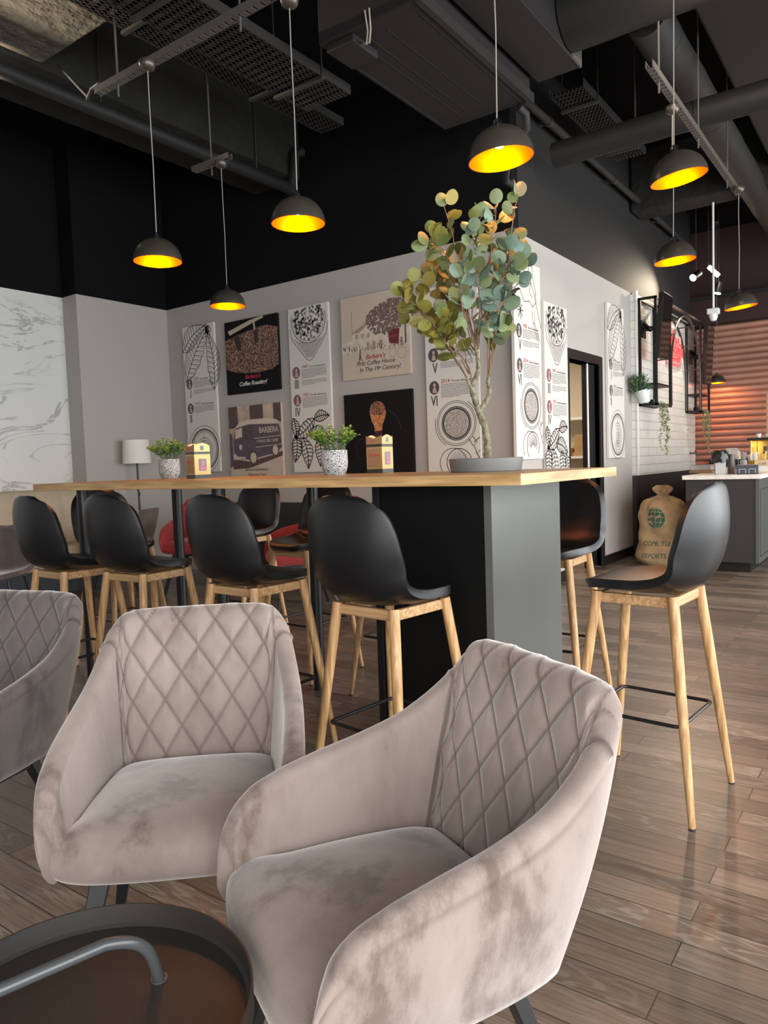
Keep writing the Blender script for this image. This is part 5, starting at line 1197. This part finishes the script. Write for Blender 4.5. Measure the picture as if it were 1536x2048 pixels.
t = thing('hanging_board', 'wooden menu board edge at the right border above the coffee machine', 'board', ony(1533, 815, 9.6)); MB().box((0, -.01, -.30), (.5, .01, .16)).build('board', MT['oakrail'], t, smooth=False)
t = thing('water_tap', 'red handled tap at the end of the tiled wall', 'tap', (XB+.06, 11.2, 1.17)); MB().tube([(0, 0, 0), (.10, 0, 0), (.12, 0, -.05)], .012, 10).build('spout', MT['galv'], t); MB().ball((.09, 0, .03), .022, 12).build('handle', MT['neon'] if False else mat('red_plastic', (.5, .05, .04), .4), t)
# storeroom shelves and paper bags
for z, lab in ((1.183, 'lower white shelf in the storeroom with paper bags'), (1.645, 'upper empty white shelf in the storeroom')):
    t = thing('wall_shelf', lab, 'shelf', (-3.6, 8.65, z)); MB().box((-.9, -.15, -.03), (.75, .15, 0)).build('board', MT['whiteplastic'], t, smooth=False); MB().box((-.6, -.1, -.12), (-.58, .15, -.03)).box((.4, -.1, -.12), (.42, .15, -.03)).build('bracket', MT['whiteplastic'], t, smooth=False)
def sp(u, z): r = ray(u, 890); return Vector((r.x*8.6/r.y, 8.6, z))
t = thing('paper_bag', 'tall brown kraft paper bag on the lower storeroom shelf', 'paper bag', sp(1163, 1.183), .15)
rows = []
for i, z in enumerate(np.linspace(0, .26, 12)): k = .02*math.sin(i*1.7); w = .085-.012*i/11; rows.append([(w+k, -.05, z), (w, .05, z), (-w, .05, z), (-w-k, -.05, z), (w+k, -.05, z)])
MB().grid(rows).build('bag', MT['kraft'], t, angle=30)
t = thing('round_basket', 'round brown basket beside the paper bag on the storeroom shelf', 'basket', sp(1140, 1.183)); MB().lathe([(.001, 0), (.05, 0), (.055, .10), (.050, .10), (.045, .01), (.001, .01)], n=28).build('basket', MT['copper'], t)

# ------------------------------------------------------------------ spotlights and sensor
def spot(p, aim, lab, e=25, up=False):
    t = thing('spotlight', lab, 'spotlight', p); a = (Vector(aim)-Vector(p)).normalized()
    MB().cone(-a*.07, a*.07, .045, .050, 24).build('housing', MT['blackmetal'], t); MB().cone(a*.069, a*.073, .043, .043, 24).build('lit_face', MT['spotglow'], t)
    MB().tube([(0, 0, 0), (0, 0, ZC-p[2])], .006, 6).build('stem', MT['steel'], t)
    d = bpy.data.lights.new('spot_light', 'SPOT'); d.energy = e; d.color = (1, .84, .62); d.spot_size = math.radians(95); d.spot_blend = .8; d.shadow_soft_size = .04
    l = bpy.data.objects.new('spot_light', d); SC.collection.objects.link(l); l.parent = t; l.location = a*.085; l.rotation_euler = a.to_track_quat('-Z', 'Y').to_euler()
spot((-2.28, 10.15, 3.44), (-2.67, 9.3, 2.9), 'bright spotlight next to the tube light, aimed at the dark wall', 90)
spot((-2.10, 10.6, 3.33), (-2.55, 10.4, 1.5), 'small downward spotlight under the bright tube light', 60)
spot((-.56, 4.12, 3.66), (-2.6, 7.2, 3.7), 'bright spotlight at the top right corner of the photo', 60)
spot((-5.12, 2.42, 3.72), (-4.4, 2.75, 4.02), 'spotlight just past the left edge lighting the rough concrete beam', 90)
t = thing('tube_light', 'short bright tube light among the spotlights', 'tube light', (-2.16, 10.3, 3.56)); MB().cone((0, 0, 0), (.11, .04, -.13), .026, .026, 16).build('tube', MT['spotglow'], t); MB().bar((-.02, 0, .05), (.09, .04, -.08), .05, .02).build('housing', MT['blackmetal'], t, smooth=False); MB().tube([(0, 0, .05), (0, 0, ZC-3.5)], .006, 6).build('stem', MT['steel'], t)
P = ony(1427, 632, 9.0)
t = thing('ceiling_sensor', 'white sensor at the lower end of a white ceiling pole', 'sensor', P); MB().cone((0, 0, .03), (0, 0, ZC-P.z), .012, .012, 12).build('pole', MT['whiteplastic'], t); MB().box((-.06, -.05, .02), (.06, .05, .08)).build('junction_box', MT['whiteplastic'], t, smooth=False, bevel=.006); MB().lathe([(.001, -.06), (.03, -.05), (.045, -.01), (.045, .02)], n=20).build('sensor_head', MT['whiteplastic'], t)
